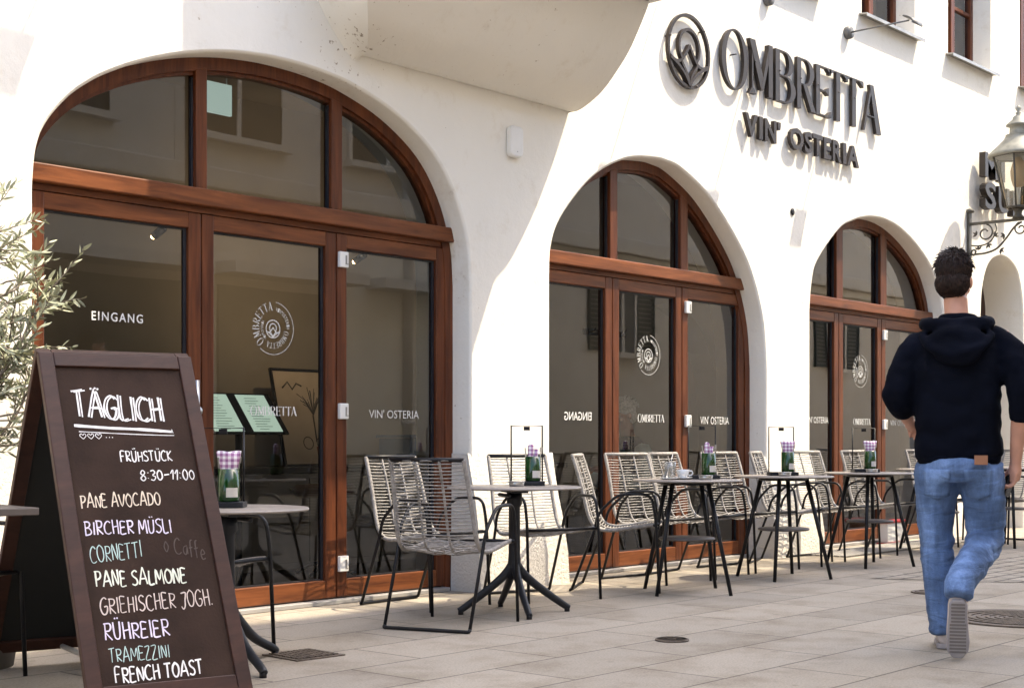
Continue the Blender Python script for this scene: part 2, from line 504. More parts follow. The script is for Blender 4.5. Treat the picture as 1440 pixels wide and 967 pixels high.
# ------------------------------------------------------------------ facade with openings
F = .16                           # depth of the window frames behind the wall face
AR = {
 1: [(3.871, 2.25), (3.880, 2.37), (3.894, 2.455), (3.925, 2.54), (3.985, 2.632), (4.081, 2.738), (4.184, 2.82), (4.30, 2.892), (4.505, 2.99), (4.777, 3.085),
     (5.063, 3.15), (5.3, 3.178), (5.5, 3.186), (5.75, 3.176), (6.027, 3.136), (6.387, 3.022), (6.705, 2.832), (6.904, 2.588), (7.02, 2.299), (7.05, 2.02)],
 2: [(7.872, 2.15), (7.89, 2.36), (7.99, 2.56), (8.246, 2.815), (8.498, 2.985), (8.803, 3.105), (9.122, 3.15), (9.3, 3.15), (9.505, 3.115),
     (9.907, 2.94), (10.332, 2.607), (10.553, 2.331), (10.70, 1.98), (10.746, 1.6)],
 3: [(11.492, 2.15), (11.53, 2.40), (11.628, 2.6), (12.019, 2.92), (12.3, 3.035), (12.55, 3.093), (12.8, 3.115), (13.05, 3.10), (13.3, 3.048),
     (13.616, 2.93), (13.937, 2.74), (14.13, 2.50), (14.22, 2.25), (14.25, 1.9)],
 4: [(15.15, 2.35), (15.18, 2.60), (15.28, 2.83), (15.45, 2.97), (15.72, 3.03), (15.98, 2.98), (16.16, 2.86), (16.27, 2.6), (16.3, 2.35)],
}
ARC = {}
for k, p in AR.items():
    a = catmull(p, 5)
    ARC[k] = [(p[0][0], 0.0), (p[0][0], 1.1)] + a + [(p[-1][0], .9), (p[-1][0], 0.0)]

def offset(pts, d):
    """offset outline; d > 0 goes inward (down / towards the middle)"""
    out = []
    for i in range(len(pts)):
        a = Vector(pts[max(0, i - 1)]); b = Vector(pts[min(len(pts) - 1, i + 1)])
        t = (b - a).normalized()
        nrm = Vector((t.y, -t.x))
        out.append((pts[i][0] + nrm.x * d, pts[i][1] + nrm.y * d))
    out[0] = (out[0][0], 0.0); out[-1] = (out[-1][0], 0.0)
    return out

WINS = [(10.48, 11.60), (12.45, 13.56), (14.32, 15.40), (16.2, 17.3), (18.1, 19.2)]
WZ0, WZ1 = 5.0, 6.7
building = thing('restaurant_building', 'cream plastered restaurant building with arched brown windows and a bay', 'building', (0, 0, 0))

def facade():
    mb = MB()
    X0, X1, ZT = -14.0, 45.0, 11.0
    E = .018                      # rounding of the arch edges
    outl = {k: offset(p, -E) for k, p in ARC.items()}
    xs = {X0, X1}
    for k, p in outl.items(): xs |= {round(q[0], 5) for q in p}
    for a, b in WINS: xs |= {a, b}
    xs = sorted(xs)
    def top(p, x):
        zt = 0
        for (x0, z0), (x1, z1) in zip(p, p[1:]):
            if abs(x1 - x0) < 1e-6:
                if abs(x - x0) < 1e-5: zt = max(zt, z0, z1)
            elif min(x0, x1) - 1e-6 <= x <= max(x0, x1) + 1e-6:
                zt = max(zt, z0 + (z1 - z0) * (x - x0) / (x1 - x0))
        return zt
    for xa, xb in zip(xs, xs[1:]):
        if xb - xa < 1e-5: continue
        xm = (xa + xb) / 2
        lo = (0, 0)
        for p in outl.values():
            if p[0][0] < xm < p[-1][0]: lo = (top(p, xa), top(p, xb))
        cuts = [w for w in WINS if w[0] < xm < w[1]]
        segs = [(lo, (ZT, ZT))] if not cuts else [(lo, (WZ0, WZ0)), ((WZ1, WZ1), (ZT, ZT))]
        for (a0, b0), (a1, b1) in segs:
            mb.add([(xa, 0, a0), (xb, 0, b0), (xb, 0, b1), (xa, 0, a1)], [(0, 1, 2, 3)])
    # rounded arch edges and reveals
    for k, p in ARC.items():
        depth = .5
        rings = [(offset(p, -E), 0.0), (offset(p, -E * .3), E * .3), (offset(p, 0), E), (offset(p, 0), F + .02), (offset(p, 0), depth)]
        n = len(p)
        vs_ = [(q[0], y, q[1]) for pts, y in rings for q in pts]
        fs = [(r * n + i, r * n + i + 1, (r + 1) * n + i + 1, (r + 1) * n + i) for r in range(len(rings) - 1) for i in range(n - 1)]
        mb.add(vs_, fs, True)
    for a, b in WINS:             # upper window reveals
        d = .30
        P = [(a, WZ0), (a, WZ1), (b, WZ1), (b, WZ0)]
        for (x0, z0), (x1, z1) in zip(P, P[1:] + P[:1]):
            mb.add([(x0, 0, z0), (x1, 0, z1), (x1, d, z1), (x0, d, z0)], [(0, 1, 2, 3)])
    mb.add([(X0, 0, ZT), (X1, 0, ZT), (X1, 8, ZT), (X0, 8, ZT)], [(0, 1, 2, 3)])
    mb.add([(X0, 0, 0), (X0, 8, 0), (X0, 8, ZT), (X0, 0, ZT)], [(0, 1, 2, 3)])
    mb.add([(X1, 0, 0), (X1, 8, 0), (X1, 8, ZT), (X1, 0, ZT)], [(0, 1, 2, 3)])
    mb.add([(X0, 8, 0), (X1, 8, 0), (X1, 8, ZT), (X0, 8, ZT)], [(0, 1, 2, 3)])
    return mb.build('facade_wall', M['plaster'], building)
facade()

# plinths of the piers: rough plaster, slightly proud of the wall and leaning back
def plinth(x0, x1, h, d, flare=.05):
    mb = MB()
    n = 10
    vs_ = []; fs = []
    prof = [(d, 0), (d * .9, h * .3), (d * .72, h * .6), (d * .45, h * .88), (d * .2, h * 1.1), (-.004, h * 1.3)]
    for (dd, z) in prof:
        fl = flare * max(0, 1 - z / h)
        for i in range(n + 1):
            t = i / n
            x = (x0 - fl * .2) + (x1 + fl - x0 + fl * .2) * t
            vs_.append((x, -dd + .006 * math.sin(i * 2.1 + z * 9), z))
    m_ = n + 1
    for r in range(len(prof) - 1):
        for i in range(n):
            fs.append((r * m_ + i, r * m_ + i + 1, (r + 1) * m_ + i + 1, (r + 1) * m_ + i))
    mb.add(vs_, fs, True)
    for i in (0, n):              # end faces running back into the reveal
        ring = [vs_[r * m_ + i] for r in range(len(prof))]
        back = [(p[0], F - .005, p[2]) for p in ring]
        k = len(ring)
        mb.add(ring + back, [(r, r + 1, k + r + 1, k + r) for r in range(k - 1)])
    return mb.build('plinth', M['rough_plaster'], building)
plinth(7.035, 7.90, .70, .12)
plinth(10.73, 11.51, .66, .12)
plinth(14.235, 15.16, .66, .10, .0)
plinth(2.2, 3.885, .70, .11, .0)

# bay (oriel) on a curved corbel
def bay():
    mb = MB()
    prof = [(-.01, 3.335, 6.07), (.08, 3.325, 6.04), (.19, 3.365, 5.95), (.308, 3.435, 5.84), (.42, 3.54, 5.73), (.53, 3.665, 5.66), (.62, 3.81, 5.63), (.69, 3.94, 5.62), (.70, 3.977, 5.62)]
    prof = catmull(prof, 3)
    xr = 8.08
    vs_ = []
    nx = 14
    for (n, z, xl) in prof:
        for i in range(nx + 1):
            vs_.append((xl + (xr - xl) * i / nx, -n, z))
    m_ = nx + 1
    fs = [(r * m_ + i, r * m_ + i + 1, (r + 1) * m_ + i + 1, (r + 1) * m_ + i) for r in range(len(prof) - 1) for i in range(nx)]
    mb.add(vs_, fs, True)
    # left flank: from the corbel edge back to the crease on the wall
    crease = [(6.045, 3.25), (5.96, 3.32), (5.87, 3.41), (5.79, 3.50), (5.726, 3.593), (5.67, 3.69), (5.63, 3.80), (5.61, 3.90), (5.60, 3.977)]
    crease = catmull(crease, 3)
    A = [Vector((xl, -n, z)) for (n, z, xl) in prof]
    B = [Vector((x, .004, z)) for x, z in crease]
    k = min(len(A), len(B))
    vs_ = []; S = 4
    for i in range(k):
        for j in range(S + 1):
            t = j / S
            p = A[i].lerp(B[i], t)
            vs_.append(p)
    fs = [(i * (S + 1) + j, i * (S + 1) + j + 1, (i + 1) * (S + 1) + j + 1, (i + 1) * (S + 1) + j) for i in range(k - 1) for j in range(S)]
    mb.add(vs_, fs, True)
    # right flank
    ring = [(xr, -n, z) for (n, z, xl) in prof]
    mb.add(ring + [(xr, .004, p[2]) for p in ring], [(i, i + 1, len(ring) + i + 1, len(ring) + i) for i in range(len(ring) - 1)])
    o = mb.build('bay_corbel', M['plaster'], building)
    b2 = MB(); b2.box(5.62, 8.08, -.72, 0.004, 4.31, 10.8)
    b2.build('bay_body', M['plaster'], building)
    b3 = MB(); b3.box(5.52, 8.115, -1.0, 0.003, 3.99, 4.308)
    b3.build('bay_ledge', M['plaster'], building, bevel=.006)
    b4 = MB(); b4.box(5.51, 8.12, -1.012, 0.002, 3.978, 3.989)
    b4.build('bay_ledge_flashing', M['zinc'], building)
    for xc in (6.3, 7.4):
        w = MB(); w.box(xc - .4, xc + .4, -.735, -.722, 5.1, 6.7)
        fr = w.build('bay_window', M['wood'], building)
        p = MB(); p.box(xc - .34, xc + .34, -.745, -.737, 5.16, 6.64); p.build('pane', M['dark_glass'], fr)
bay()

# ------------------------------------------------------------------ text helpers
def text_mesh(txt, size=1.0, extrude=0.0, off=0.0, space=1.0):
    cu = bpy.data.curves.new('t', 'FONT')
    cu.body = txt; cu.size = size; cu.extrude = extrude; cu.offset = off; cu.space_character = space
    cu.resolution_u = 3
    o = bpy.data.objects.new('t', cu); col.objects.link(o)
    dg = bpy.context.evaluated_depsgraph_get()
    me = bpy.data.meshes.new_from_object(o.evaluated_get(dg))
    vs_ = [v.co.copy() for v in me.vertices]; fs = [tuple(p.vertices) for p in me.polygons]
    bpy.data.objects.remove(o); bpy.data.curves.remove(cu); bpy.data.meshes.remove(me)
    return vs_, fs

def fit_text(mb, txt, fn, x0, x1, z0, z1, off=0.0, space=1.0, depth=None, mirror=False):
    """text stretched into the box x0..x1, z0..z1; fn(x, z, d)"""
    vs_, fs = text_mesh(txt, 1.0, .5 if depth else 0.0, off, space)
    a = min(v.x for v in vs_); b = max(v.x for v in vs_); c = min(v.y for v in vs_); d = max(v.y for v in vs_)
    out = []
    for v in vs_:
        u = (v.x - a) / (b - a)
        if mirror: u = 1 - u
        x = x0 + (x1 - x0) * u; z = z0 + (z1 - z0) * (v.y - c) / (d - c)
        dd = (depth[0] + (depth[1] - depth[0]) * (v.z + .5)) if depth else 0
        out.append(fn(x, z, dd))
    mb.add(out, fs)

# elegant high-contrast capitals: polygons in a box of height 1; returns (width, [(outer, inner or None)])
def ell(cx_, cz_, rx, rz, a0=0, a1=360, n=36):
    return [(cx_ + rx * math.cos(R(a0 + (a1 - a0) * i / n)), cz_ + rz * math.sin(R(a0 + (a1 - a0) * i / n))) for i in range(n + (0 if a1 - a0 == 360 else 1))]
def glyph(ch):
    T, t = .095, .024             # thick and thin strokes
    P = []
    if ch == 'O':
        P.append(('ring', ell(.29, .5, .29, .56), ell(.29, .5, .29 - T, .56 - t))); w = .58
    elif ch == 'M':
        P += [('poly', [(.06, 0.0), (.06 + t * 1.4, 0.0), (.06 + t * 1.4, 1.0), (.06, 1.0)]), ('poly', [(.0, -.02), (.16, -.02), (.10, .09), (.06, .09)]),
              ('poly', [(.0, 1.0), (.13, 1.0), (.345, .22), (.26, .1)]), ('poly', [(.26, .1), (.32, .1), (.50, .97), (.44, .97)]),
              ('poly', [(.43, 0), (.43 + T, 0), (.43 + T, 1.0), (.43, 1.0)])]; w = .56
    elif ch == 'B':
        P += [('poly', [(0, 0), (T, 0), (T, 1), (0, 1)]),
              ('band', [(T - .01, 1)] + ell(.20, .755, .20, .245, 90, -90, 18) + [(T - .01, .51)], [(T - .01, 1 - t)] + ell(.20, .755, .10, .245 - t, 90, -90, 18) + [(T - .01, .51 + t)]),
              ('band', [(T - .01, .53)] + ell(.22, .265, .23, .265, 90, -90, 18) + [(T - .01, 0)], [(T - .01, .53 - t)] + ell(.22, .265, .12, .265 - t, 90, -90, 18) + [(T - .01, t)])]; w = .45
    elif ch == 'R':
        P += [('poly', [(0, 0), (T, 0), (T, 1), (0, 1)]),
              ('band', [(T - .01, 1)] + ell(.20, .74, .21, .26, 90, -90, 18) + [(T - .01, .48)], [(T - .01, 1 - t)] + ell(.20, .74, .105, .26 - t, 90, -90, 18) + [(T - .01, .48 + t)]),
              ('poly', [(.13, .50), (.23, .50), (.45, 0), (.33, 0)])]; w = .45
    elif ch == 'E':
        P += [('poly', [(0, 0), (T, 0), (T, 1), (0, 1)]), ('poly', [(T - .01, 1 - t), (.36, 1 - t), (.36, 1), (T - .01, 1)]), ('poly', [(.26, 1 - t), (.36, 1 - t), (.36, .87)]),
              ('poly', [(T - .01, .5), (.30, .5), (.30, .5 + t), (T - .01, .5 + t)]), ('poly', [(.22, .5), (.30, .44), (.30, .60), (.22, .53)]),
              ('poly', [(T - .01, 0), (.36, 0), (.36, t), (T - .01, t)]), ('poly', [(.26, t), (.36, t), (.36, .13)])]; w = .37
    elif ch == 'T':
        P += [('poly', [(.15, 0), (.15 + T, 0), (.15 + T, 1 - t), (.15, 1 - t)]), ('poly', [(-.02, 1 - t), (.43, 1 - t), (.43, 1), (-.02, 1)]),
              ('poly', [(-.02, 1 - t), (.09, 1 - t), (-.02, .87)]), ('poly', [(.32, 1 - t), (.43, 1 - t), (.43, .87)])]; w = .41
    elif ch == 'A':
        P += [('poly', [(-.02, 0), (.02, 0), (.22, .96), (.18, .96)]), ('poly', [(.15, 1), (.25, 1), (.46, 0), (.33, 0)]), ('poly', [(.07, .32), (.34, .32), (.34, .32 + t), (.07, .32 + t)])]; w = .45
    else:
        P = []; w = .2
    return w, P
def glyph_mesh(mb, ch, fn, x0, x1, z0, z1, d0, d1, eps=.0012):
    w, P = glyph(ch)
    S = lambda p: (x0 + (x1 - x0) * p[0] / w, z0 + (z1 - z0) * p[1])
    for i, g_ in enumerate(P):
        e = eps * i
        if g_[0] == 'ring': mb.band([S(p) for p in g_[1]], [S(p) for p in g_[2]], fn, d0 - e, d1 + e)
        elif g_[0] == 'band': mb.band([S(p) for p in g_[1]], [S(p) for p in g_[2]], fn, d0 - e, d1 + e, closed=False)
        else: mb.prism([S(p) for p in g_[1]], fn, d0 - e, d1 + e)

def word(mb, txt, fn, x0, x1, z0, z1, d0, d1, gap=.055, eps=.0003):
    tot = sum(glyph(c)[0] for c in txt) + gap * (len(txt) - 1)
    k = (x1 - x0) / tot; x = x0
    for c in txt:
        w = glyph(c)[0] * k
        glyph_mesh(mb, c, fn, x, x + w, z0, z1, d0, d1, eps)
        x += w + gap * k

# lotus emblem inside its ring (unit circle)
def emblem(mb, fn, cx_, cz_, r, d0, d1, t=.085, eps=.0012):
    S = lambda pts: [(cx_ + r * a, cz_ + r * b) for a, b in pts]
    def arc_band(cx2, cz2, rr, a0, a1, e, tt=t, n=24):
        mb.band(S(ell(cx2, cz2, rr, rr, a0, a1, n)), S(ell(cx2, cz2, rr - tt, rr - tt, a0, a1, n)), fn, d0 - e, d1 + e, closed=False)
    mb.band(S(ell(0, 0, 1, 1)), S(ell(0, 0, 1 - t, 1 - t)), fn, d0, d1)
    arc_band(0, .10, .52, -52, 232, eps)
    def curve(pts, e):
        P = catmull(pts, 6); L_, R_ = [], []
        for i in range(len(P)):
            p, q = Vector(P[max(0, i - 1)]), Vector(P[min(len(P) - 1, i + 1)])
            d = (q - p).normalized(); nn = Vector((-d.y, d.x)) * t * .5
            L_.append(tuple(Vector(P[i]) + nn)); R_.append(tuple(Vector(P[i]) - nn))
        mb.band(S(L_), S(R_), fn, d0 - e, d1 + e, closed=False)
    for sx in (-1, 1):
        curve([(sx * .90, -.27), (sx * .62, -.36), (sx * .38, -.30), (sx * .16, -.06), (0, .16)], (2 + sx * .4) * eps)   # inner leaf, outer sweep
        curve([(sx * .38, -.30), (sx * .30, -.42), (sx * .10, -.66), (0, -.93)], (4 + sx * .4) * eps)
        curve([(0, -.93), (sx * .22, -.66), (sx * .55, -.44), (sx * .90, -.30)], (6 + sx * .4) * eps)

# ------------------------------------------------------------------ arched glazed doors
W = {
 1: dict(leaf=[3.945, 5.01, 6.02, 6.985], up=[(4.966, 5.044), (5.975, 6.062)], tz=(2.305, 2.40)),
 2: dict(leaf=[7.945, 8.81, 9.735, 10.665], up=[(8.773, 8.866), (9.708, 9.809)], tz=(2.265, 2.36)),
 3: dict(leaf=[11.565, 12.315, 13.175, 14.17], up=[(12.259, 12.382), (13.141, 13.27)], tz=(2.225, 2.315)),
}
fxz = lambda y: (lambda a, b, d: (a, y + d, b))
def ptop(p, x):
    best = 0
    for (x0, z0), (x1, z1) in zip(p, p[1:]):
        if abs(x1 - x0) > 1e-6 and min(x0, x1) <= x <= max(x0, x1):
            best = max(best, z0 + (z1 - z0) * (x - x0) / (x1 - x0))
    return best
FRAMES = {}
for k, w in W.items():
    p = ARC[k]
    fr = MB()
    p1 = offset(p, .072); p2 = offset(p, .092)
    fr.band(p, p1, fxz(F), 0, .09, closed=False)
    fr.band(p1, p2, fxz(F + .022), 0, .06, closed=False)
    frame = fr.build('arched_window', M['wood'], building)
    FRAMES[k] = frame
    z0, z1 = w['tz']
    tr = MB(); tr.box(p1[0][0] - .05, p1[-1][0] + .05, F - .045, F + .08, z0, z1)
    tr.build('transom', M['wood_h'], frame, bevel=.008)
    tr = MB(); tr.box(p2[0][0], p2[-1][0], F + .012, F + .079, z0 - .035, z0 - .002)
    tr.build('transom_rebate', M['wood_h'], frame)
    xs = [p2[0][0] + .001] + [q for u in w['up'] for q in u] + [p2[-1][0] - .001]
    for a, b in w['up']:
        mu = MB()
        za, zb = ptop(p1, a) + .01, ptop(p1, b) + .01
        mu.prism([(a, z1), (b, z1), (b, zb), (a, za)], fxz(F - .004), 0, .075)
        mu.build('mullion', M['wood'], frame, bevel=.006)
        gk = MB(); gk.prism([(a - .012, z1), (a - .001, z1), (a - .001, za - .04), (a - .012, za - .05)], fxz(F + .022), 0, .02)
        gk.prism([(b + .001, z1), (b + .012, z1), (b + .012, zb - .05), (b + .001, zb - .04)], fxz(F + .022), 0, .02)
        gk.build('gasket', M['gasket'], frame)
    for i in range(0, 6, 2):      # three fanlights
        a, b = xs[i], xs[i + 1]
        n = 16
        top = [(a + (b - a) * j / n, max(z1 + .001, ptop(p1, a + (b - a) * j / n) - .004)) for j in range(n + 1)]
        pts = [(a, z1), (b, z1)] + top[::-1]
        pb = MB(); pb.add([(q[0], F + .05, q[1]) for q in pts], [tuple(range(len(pts)))])
        pb.build('pane', M['glass'], frame, recalc=False)
    zb, zt = .035, z0 - .04
    for a, b in zip(w['leaf'], w['leaf'][1:]):
        lf = MB(); s = .082
        a2, b2 = a + .004, b - .004
        lf.box(a2, a2 + s, F + .004, F + .078, zb, zt)
        lf.build('door_stile', M['wood'], frame, bevel=.006)
        lf = MB(); lf.box(b2 - s, b2, F + .004, F + .078, zb, zt)
        lf.build('door_stile', M['wood'], frame, bevel=.006)
        lf = MB(); lf.box(a2 + s - .002, b2 - s + .002, F + .006, F + .076, zb, .145)
        lf.build('bottom_rail', M['wood_h'], frame, bevel=.006)
        lf = MB(); lf.box(a2 + s - .002, b2 - s + .002, F + .006, F + .076, zt - .088, zt)
        lf.build('top_rail', M['wood_h'], frame, bevel=.006)
        gx0, gx1, gz0, gz1 = a2 + s, b2 - s, .145, zt - .088
        gk = MB()
        for q in ((gx0, gx0 + .012, gz0, gz1), (gx1 - .02, gx1, gz0, gz1), (gx0 + .012, gx1 - .02, gz0, gz0 + .010), (gx0 + .012, gx1 - .02, gz1 - .012, gz1)):
            gk.box(q[0], q[1], F + .028, F + .038, q[2], q[3])
        gk.build('gasket', M['gasket'], frame)
        pb = MB(); pb.add([(gx0, F + .04, gz0), (gx1, F + .04, gz0), (gx1, F + .04, gz1), (gx0, F + .04, gz1)], [(0, 1, 2, 3)])
        pb.build('pane', M['glass'], frame, recalc=False)
    th = MB(); th.box(p1[0][0] + .002, p1[-1][0] - .002, F - .05, F + .10, .001, .028)
    th.build('threshold', M['threshold'], frame, bevel=.004)

# lettering on the panes
GY = F + .034
def gl(a, b, d): return (a, GY + d, b)
def ring_text(mb, cx_, cz_, parts):
    for txt, r, h, a0, a1, fancy in parts:       # angles clockwise from the left
        n = len(txt)
        if fancy: ws = [glyph(c)[0] + .06 for c in txt]
        else: ws = [.45 if c != "'" else .2 for c in txt]
        tot = sum(ws); ang = a0
        for c, wd in zip(txt, ws):
            da = (a1 - a0) * wd / tot
            am = ang + da / 2; ang += da
            th = R(am)            # baseline circle position, letters upright outward
            ux, uz = math.sin(th), -math.cos(th)      # tangential (clockwise)
            ox, oz = math.cos(th), math.sin(th)       # outward
            # clockwise from angle measured in maths sense
            tx, tz = math.sin(th), -math.cos(th)
            wm = abs(R(da)) * r * .84
            fn = lambda a, b, d, cx=cx_, cz=cz_: (cx + ox * (r + b) + tx * a, GY + d, cz + oz * (r + b) + tz * a)
            if fancy: glyph_mesh(mb, c, fn, -wm / 2, wm / 2, 0, h, -.0002, .0, .00004)
            else: fit_text(mb, c, fn, -wm / 2, wm / 2, 0 if c != "'" else h * .6, h)
def round_logo(frame, cx_, cz_, s=1.0):
    mb = MB()
    emblem(mb, gl, cx_, cz_ - .005, .055 * s, -.0003, 0, t=.11, eps=.00005)
    ring_text(mb, cx_, cz_, [('OMBRETTA', .103 * s, .05 * s, 232, 90, True), ("VIN'OSTERIA", .105 * s, .022 * s, 80, -2, False),
                             ('OMBRETTA', .086 * s, .034 * s, -6, -118, True), ("VIN'OSTERIA", .074 * s, .017 * s, 232, 150, False)])
    mb.band([(cx_ + .157 * s * math.cos(R(a)), cz_ + .157 * s * math.sin(R(a))) for a in range(-128, 85, 6)],
            [(cx_ + .1535 * s * math.cos(R(a)), cz_ + .1535 * s * math.sin(R(a))) for a in range(-128, 85, 6)], gl, -.0002, 0, closed=False)
    mb.build('round_logo', M['letter_grey'], frame, recalc=False)
def flat_word(frame, txt, x0, x1, z0, z1, fancy=False, mat='letter_white', mirror=False, off=0.0, space=1.0):
    mb = MB()
    if fancy: word(mb, txt, gl, x0, x1, z0, z1, -.0004, 0, eps=.00004)
    else: fit_text(mb, txt, gl, x0, x1, z0, z1, mirror=mirror, off=off, space=space)
    mb.build('lettering', M[mat], frame, recalc=False)
flat_word(FRAMES[1], 'EINGANG', 4.325, 4.643, 1.63, 1.678, off=.012, space=1.25)
flat_word(FRAMES[1], 'OMBRETTA', 5.378, 5.727, 1.142, 1.196, True)
flat_word(FRAMES[1], "VIN' OSTERIA", 6.321, 6.765, 1.137, 1.19)
round_logo(FRAMES[1], 5.547, 1.657)
flat_word(FRAMES[2], 'EINGANG', 8.27, 8.593, 1.143, 1.206, mirror=True, off=.012)
flat_word(FRAMES[2], 'OMBRETTA', 9.175, 9.528, 1.138, 1.198, True)
flat_word(FRAMES[2], "VIN' OSTERIA", 10.043, 10.471, 1.128, 1.193)
round_logo(FRAMES[2], 9.316, 1.664)
flat_word(FRAMES[3], "VIN' OSTERIA", 11.75, 12.17, 1.153, 1.212)
flat_word(FRAMES[3], 'OMBRETTA', 12.652, 12.997, 1.144, 1.203, True)
flat_word(FRAMES[3], "VIN' OSTERIA", 13.42, 13.86, 1.14, 1.198, mat='letter_grey')
round_logo(FRAMES[3], 12.794, 1.66)

# white door contacts on the stiles, and the entrance handle
def contact(frame, x, z):
    mb = MB(); mb.box(x - .036, x + .036, F - .022, F + .003, z - .048, z + .048)
    o = mb.build('door_contact', M['white_plastic'], frame, bevel=.005)
    m2 = MB(); m2.box(x + .008, x + .02, F - .0245, F - .0225, z - .024, z + .026); m2.box(x + .008, x + .03, F - .0245, F - .0225, z - .03, z - .0245)
    m2.build('contact_latch', M['zinc'], frame)
for k, x, zs in ((1, 6.063, (2.105, 1.175, .24)), (2, 9.80, (2.067, 1.15)), (3, 13.22, (2.028, 1.15))):
    for z in zs: contact(FRAMES[k], x, z)
hd = MB()
hd.tube([(4.94, F - .05, .93), (4.94, F - .05, 1.33)], .014, 10)
for z in (.98, 1.28): hd.tube([(4.94, F - .05, z), (4.94, F + .006, z)], .010, 8)
hd.build('door_handle', M['steel'], FRAMES[1])
for z in (1.16, 1.06):
    lk = MB(); lk.lathe([(.0, .0), (.026, .0), (.028, .004), (.026, .009), (.0, .010)], (4.985, F + .004, z), 20, Matrix.Rotation(R(90), 4, 'X'))
    lk.build('lock_rosette', M['steel'], FRAMES[1])

# fourth arch: plain dark door deep in its reveal
d4 = MB(); d4.box(15.16, 16.29, .44, .49, .002, 3.02)
d4.build('side_door', M['dark_wood'], building)

# ------------------------------------------------------------------ upper windows
for i, (a, b) in enumerate(WINS):
    fr = MB()
    y = .20; t = .065
    fr.box(a, a + t, y, y + .07, WZ0, WZ1); fr.box(b - t, b, y, y + .07, WZ0, WZ1)
    fr.box(a + t, b - t, y, y + .07, WZ0, WZ0 + t); fr.box(a + t, b - t, y, y + .07, WZ1 - t, WZ1)
    m = (a + b) / 2
    fr.box(m - .045, m + .045, y - .012, y + .07, WZ0 + t, WZ1 - t)
    fr.box(a + t, m - .045, y + .01, y + .06, WZ0 + .62, WZ0 + .66); fr.box(m + .045, b - t, y + .01, y + .06, WZ0 + .62, WZ0 + .66)
    f = fr.build('upper_window', M['wood'], building, bevel=.006)
    for q0, q1 in ((a + t, m - .045), (m + .045, b - t)):
        pb = MB(); pb.add([(q0, y + .035, WZ0 + t), (q1, y + .035, WZ0 + t), (q1, y + .035, WZ1 - t), (q0, y + .035, WZ1 - t)], [(0, 1, 2, 3)])
        pb.build('pane', M['glass'], f, recalc=False)
    cu = MB(); nn = 40; vs_ = []
    for j in range(nn + 1):
        x = a + (b - a) * j / nn; yy = .42 + .022 * math.sin(j * 1.9) + .01 * math.sin(j * .7)
        vs_ += [(x, yy, WZ0), (x, yy, WZ1)]
    cu.add(vs_, [(2 * j, 2 * j + 2, 2 * j + 3, 2 * j + 1) for j in range(nn)], True)
    cu.build('curtain', M['curtain'], f)
    bx = MB()
    bx.add([(a, .30, WZ0), (b, .30, WZ0), (b, .30, WZ1), (a, .30, WZ1), (a, 1, WZ0), (b, 1, WZ0), (b, 1, WZ1), (a, 1, WZ1)], [(4, 5, 6, 7), (0, 1, 5, 4), (3, 7, 6, 2), (0, 4, 7, 3), (1, 2, 6, 5)])
    bx.build('window_niche', M['black_void'], f)
    si = MB()
    si.prism([(-.085, 4.962), (-.085, 4.975), (.195, 5.004), (.195, 4.99)], lambda p_, q_, d: (d, p_, q_), a - .055, b + .055)
    si.prism([(-.085, 4.945), (-.085, 4.9618), (-.08, 4.9618), (-.08, 4.945)], lambda p_, q_, d: (d, p_, q_), a - .055, b + .055)
    si.build('window_sill', M['zinc'], f)

# ------------------------------------------------------------------ rooms behind the glass
rm = MB()
x0, x1, y0, y1, zc = 1.0, 24.0, .502, 5.2, 3.7
rm.add([(x0, y1, 0), (x1, y1, 0), (x1, y1, zc), (x0, y1, zc)], [(0, 1, 2, 3)])
rm.add([(x0, y0, 0), (x0, y1, 0), (x0, y1, zc), (x0, y0, zc)], [(0, 1, 2, 3)])
rm.add([(x1, y0, 0), (x1, y1, 0), (x1, y1, zc), (x1, y0, zc)], [(0, 1, 2, 3)])
rm.add([(x0, y0, zc), (x1, y0, zc), (x1, y1, zc), (x0, y1, zc)], [(0, 1, 2, 3)])
rm.build('room_wall', M['room'], building)
fl = MB(); fl.add([(x0, F + .1, .006), (x1, F + .1, .006), (x1, y1, .006), (x0, y1, .006)], [(0, 1, 2, 3)])
fl.build('room_floor', M['room_floor'], building)
# inner wall with vaulted openings
def inner_wall():
    mb = MB(); Y0, Y1 = 2.7, 3.0
    ops = [(1.6, 3.0, 1.2, 2.45), (12.2, 14.2, 1.2, 2.5)]
    xs = [x0]
    cols = []
    for (a, b, s_, t_) in ops:
        n = 20
        for j in range(n + 1):
            x = a + (b - a) * j / n; u = 2 * j / n - 1
            cols.append((x, s_ + (t_ - s_) * math.sqrt(max(0, 1 - u * u))))
    seq = [(x0, 0), (ops[0][0], 0)] + cols[:21] + [(ops[0][1], 0), (ops[1][0], 0)] + cols[21:] + [(ops[1][1], 0), (x1, 0)]
    for (xa, za), (xb, zb) in zip(seq, seq[1:]):
        if xb - xa < 1e-6:
            mb.add([(xa, Y0, za), (xa, Y0, zb), (xa, Y1, zb), (xa, Y1, za)], [(0, 1, 2, 3)])
            continue
        mb.add([(xa, Y0, za), (xb, Y0, zb), (xb, Y0, zc), (xa, Y0, zc)], [(0, 1, 2, 3)])
        if za > 0 or zb > 0:
            mb.add([(xa, Y0, za), (xb, Y0, zb), (xb, Y1, zb), (xa, Y1, za)], [(0, 1, 2, 3)])
            mb.add([(xa, Y1, 0), (xb, Y1, 0), (xb, Y1, zb), (xa, Y1, za)], [(0, 1, 2, 3)])
    mb.build('inner_wall', M['room'], building)
inner_wall()
tk = MB(); tk.tube([(5.2, 1.3, 2.42), (7.9, 1.3, 2.42)], .012, 8)
tl = thing('track_light', 'black ceiling track with small spotlights behind the entrance glass', 'lamp', (5.2, 1.3, 2.42))
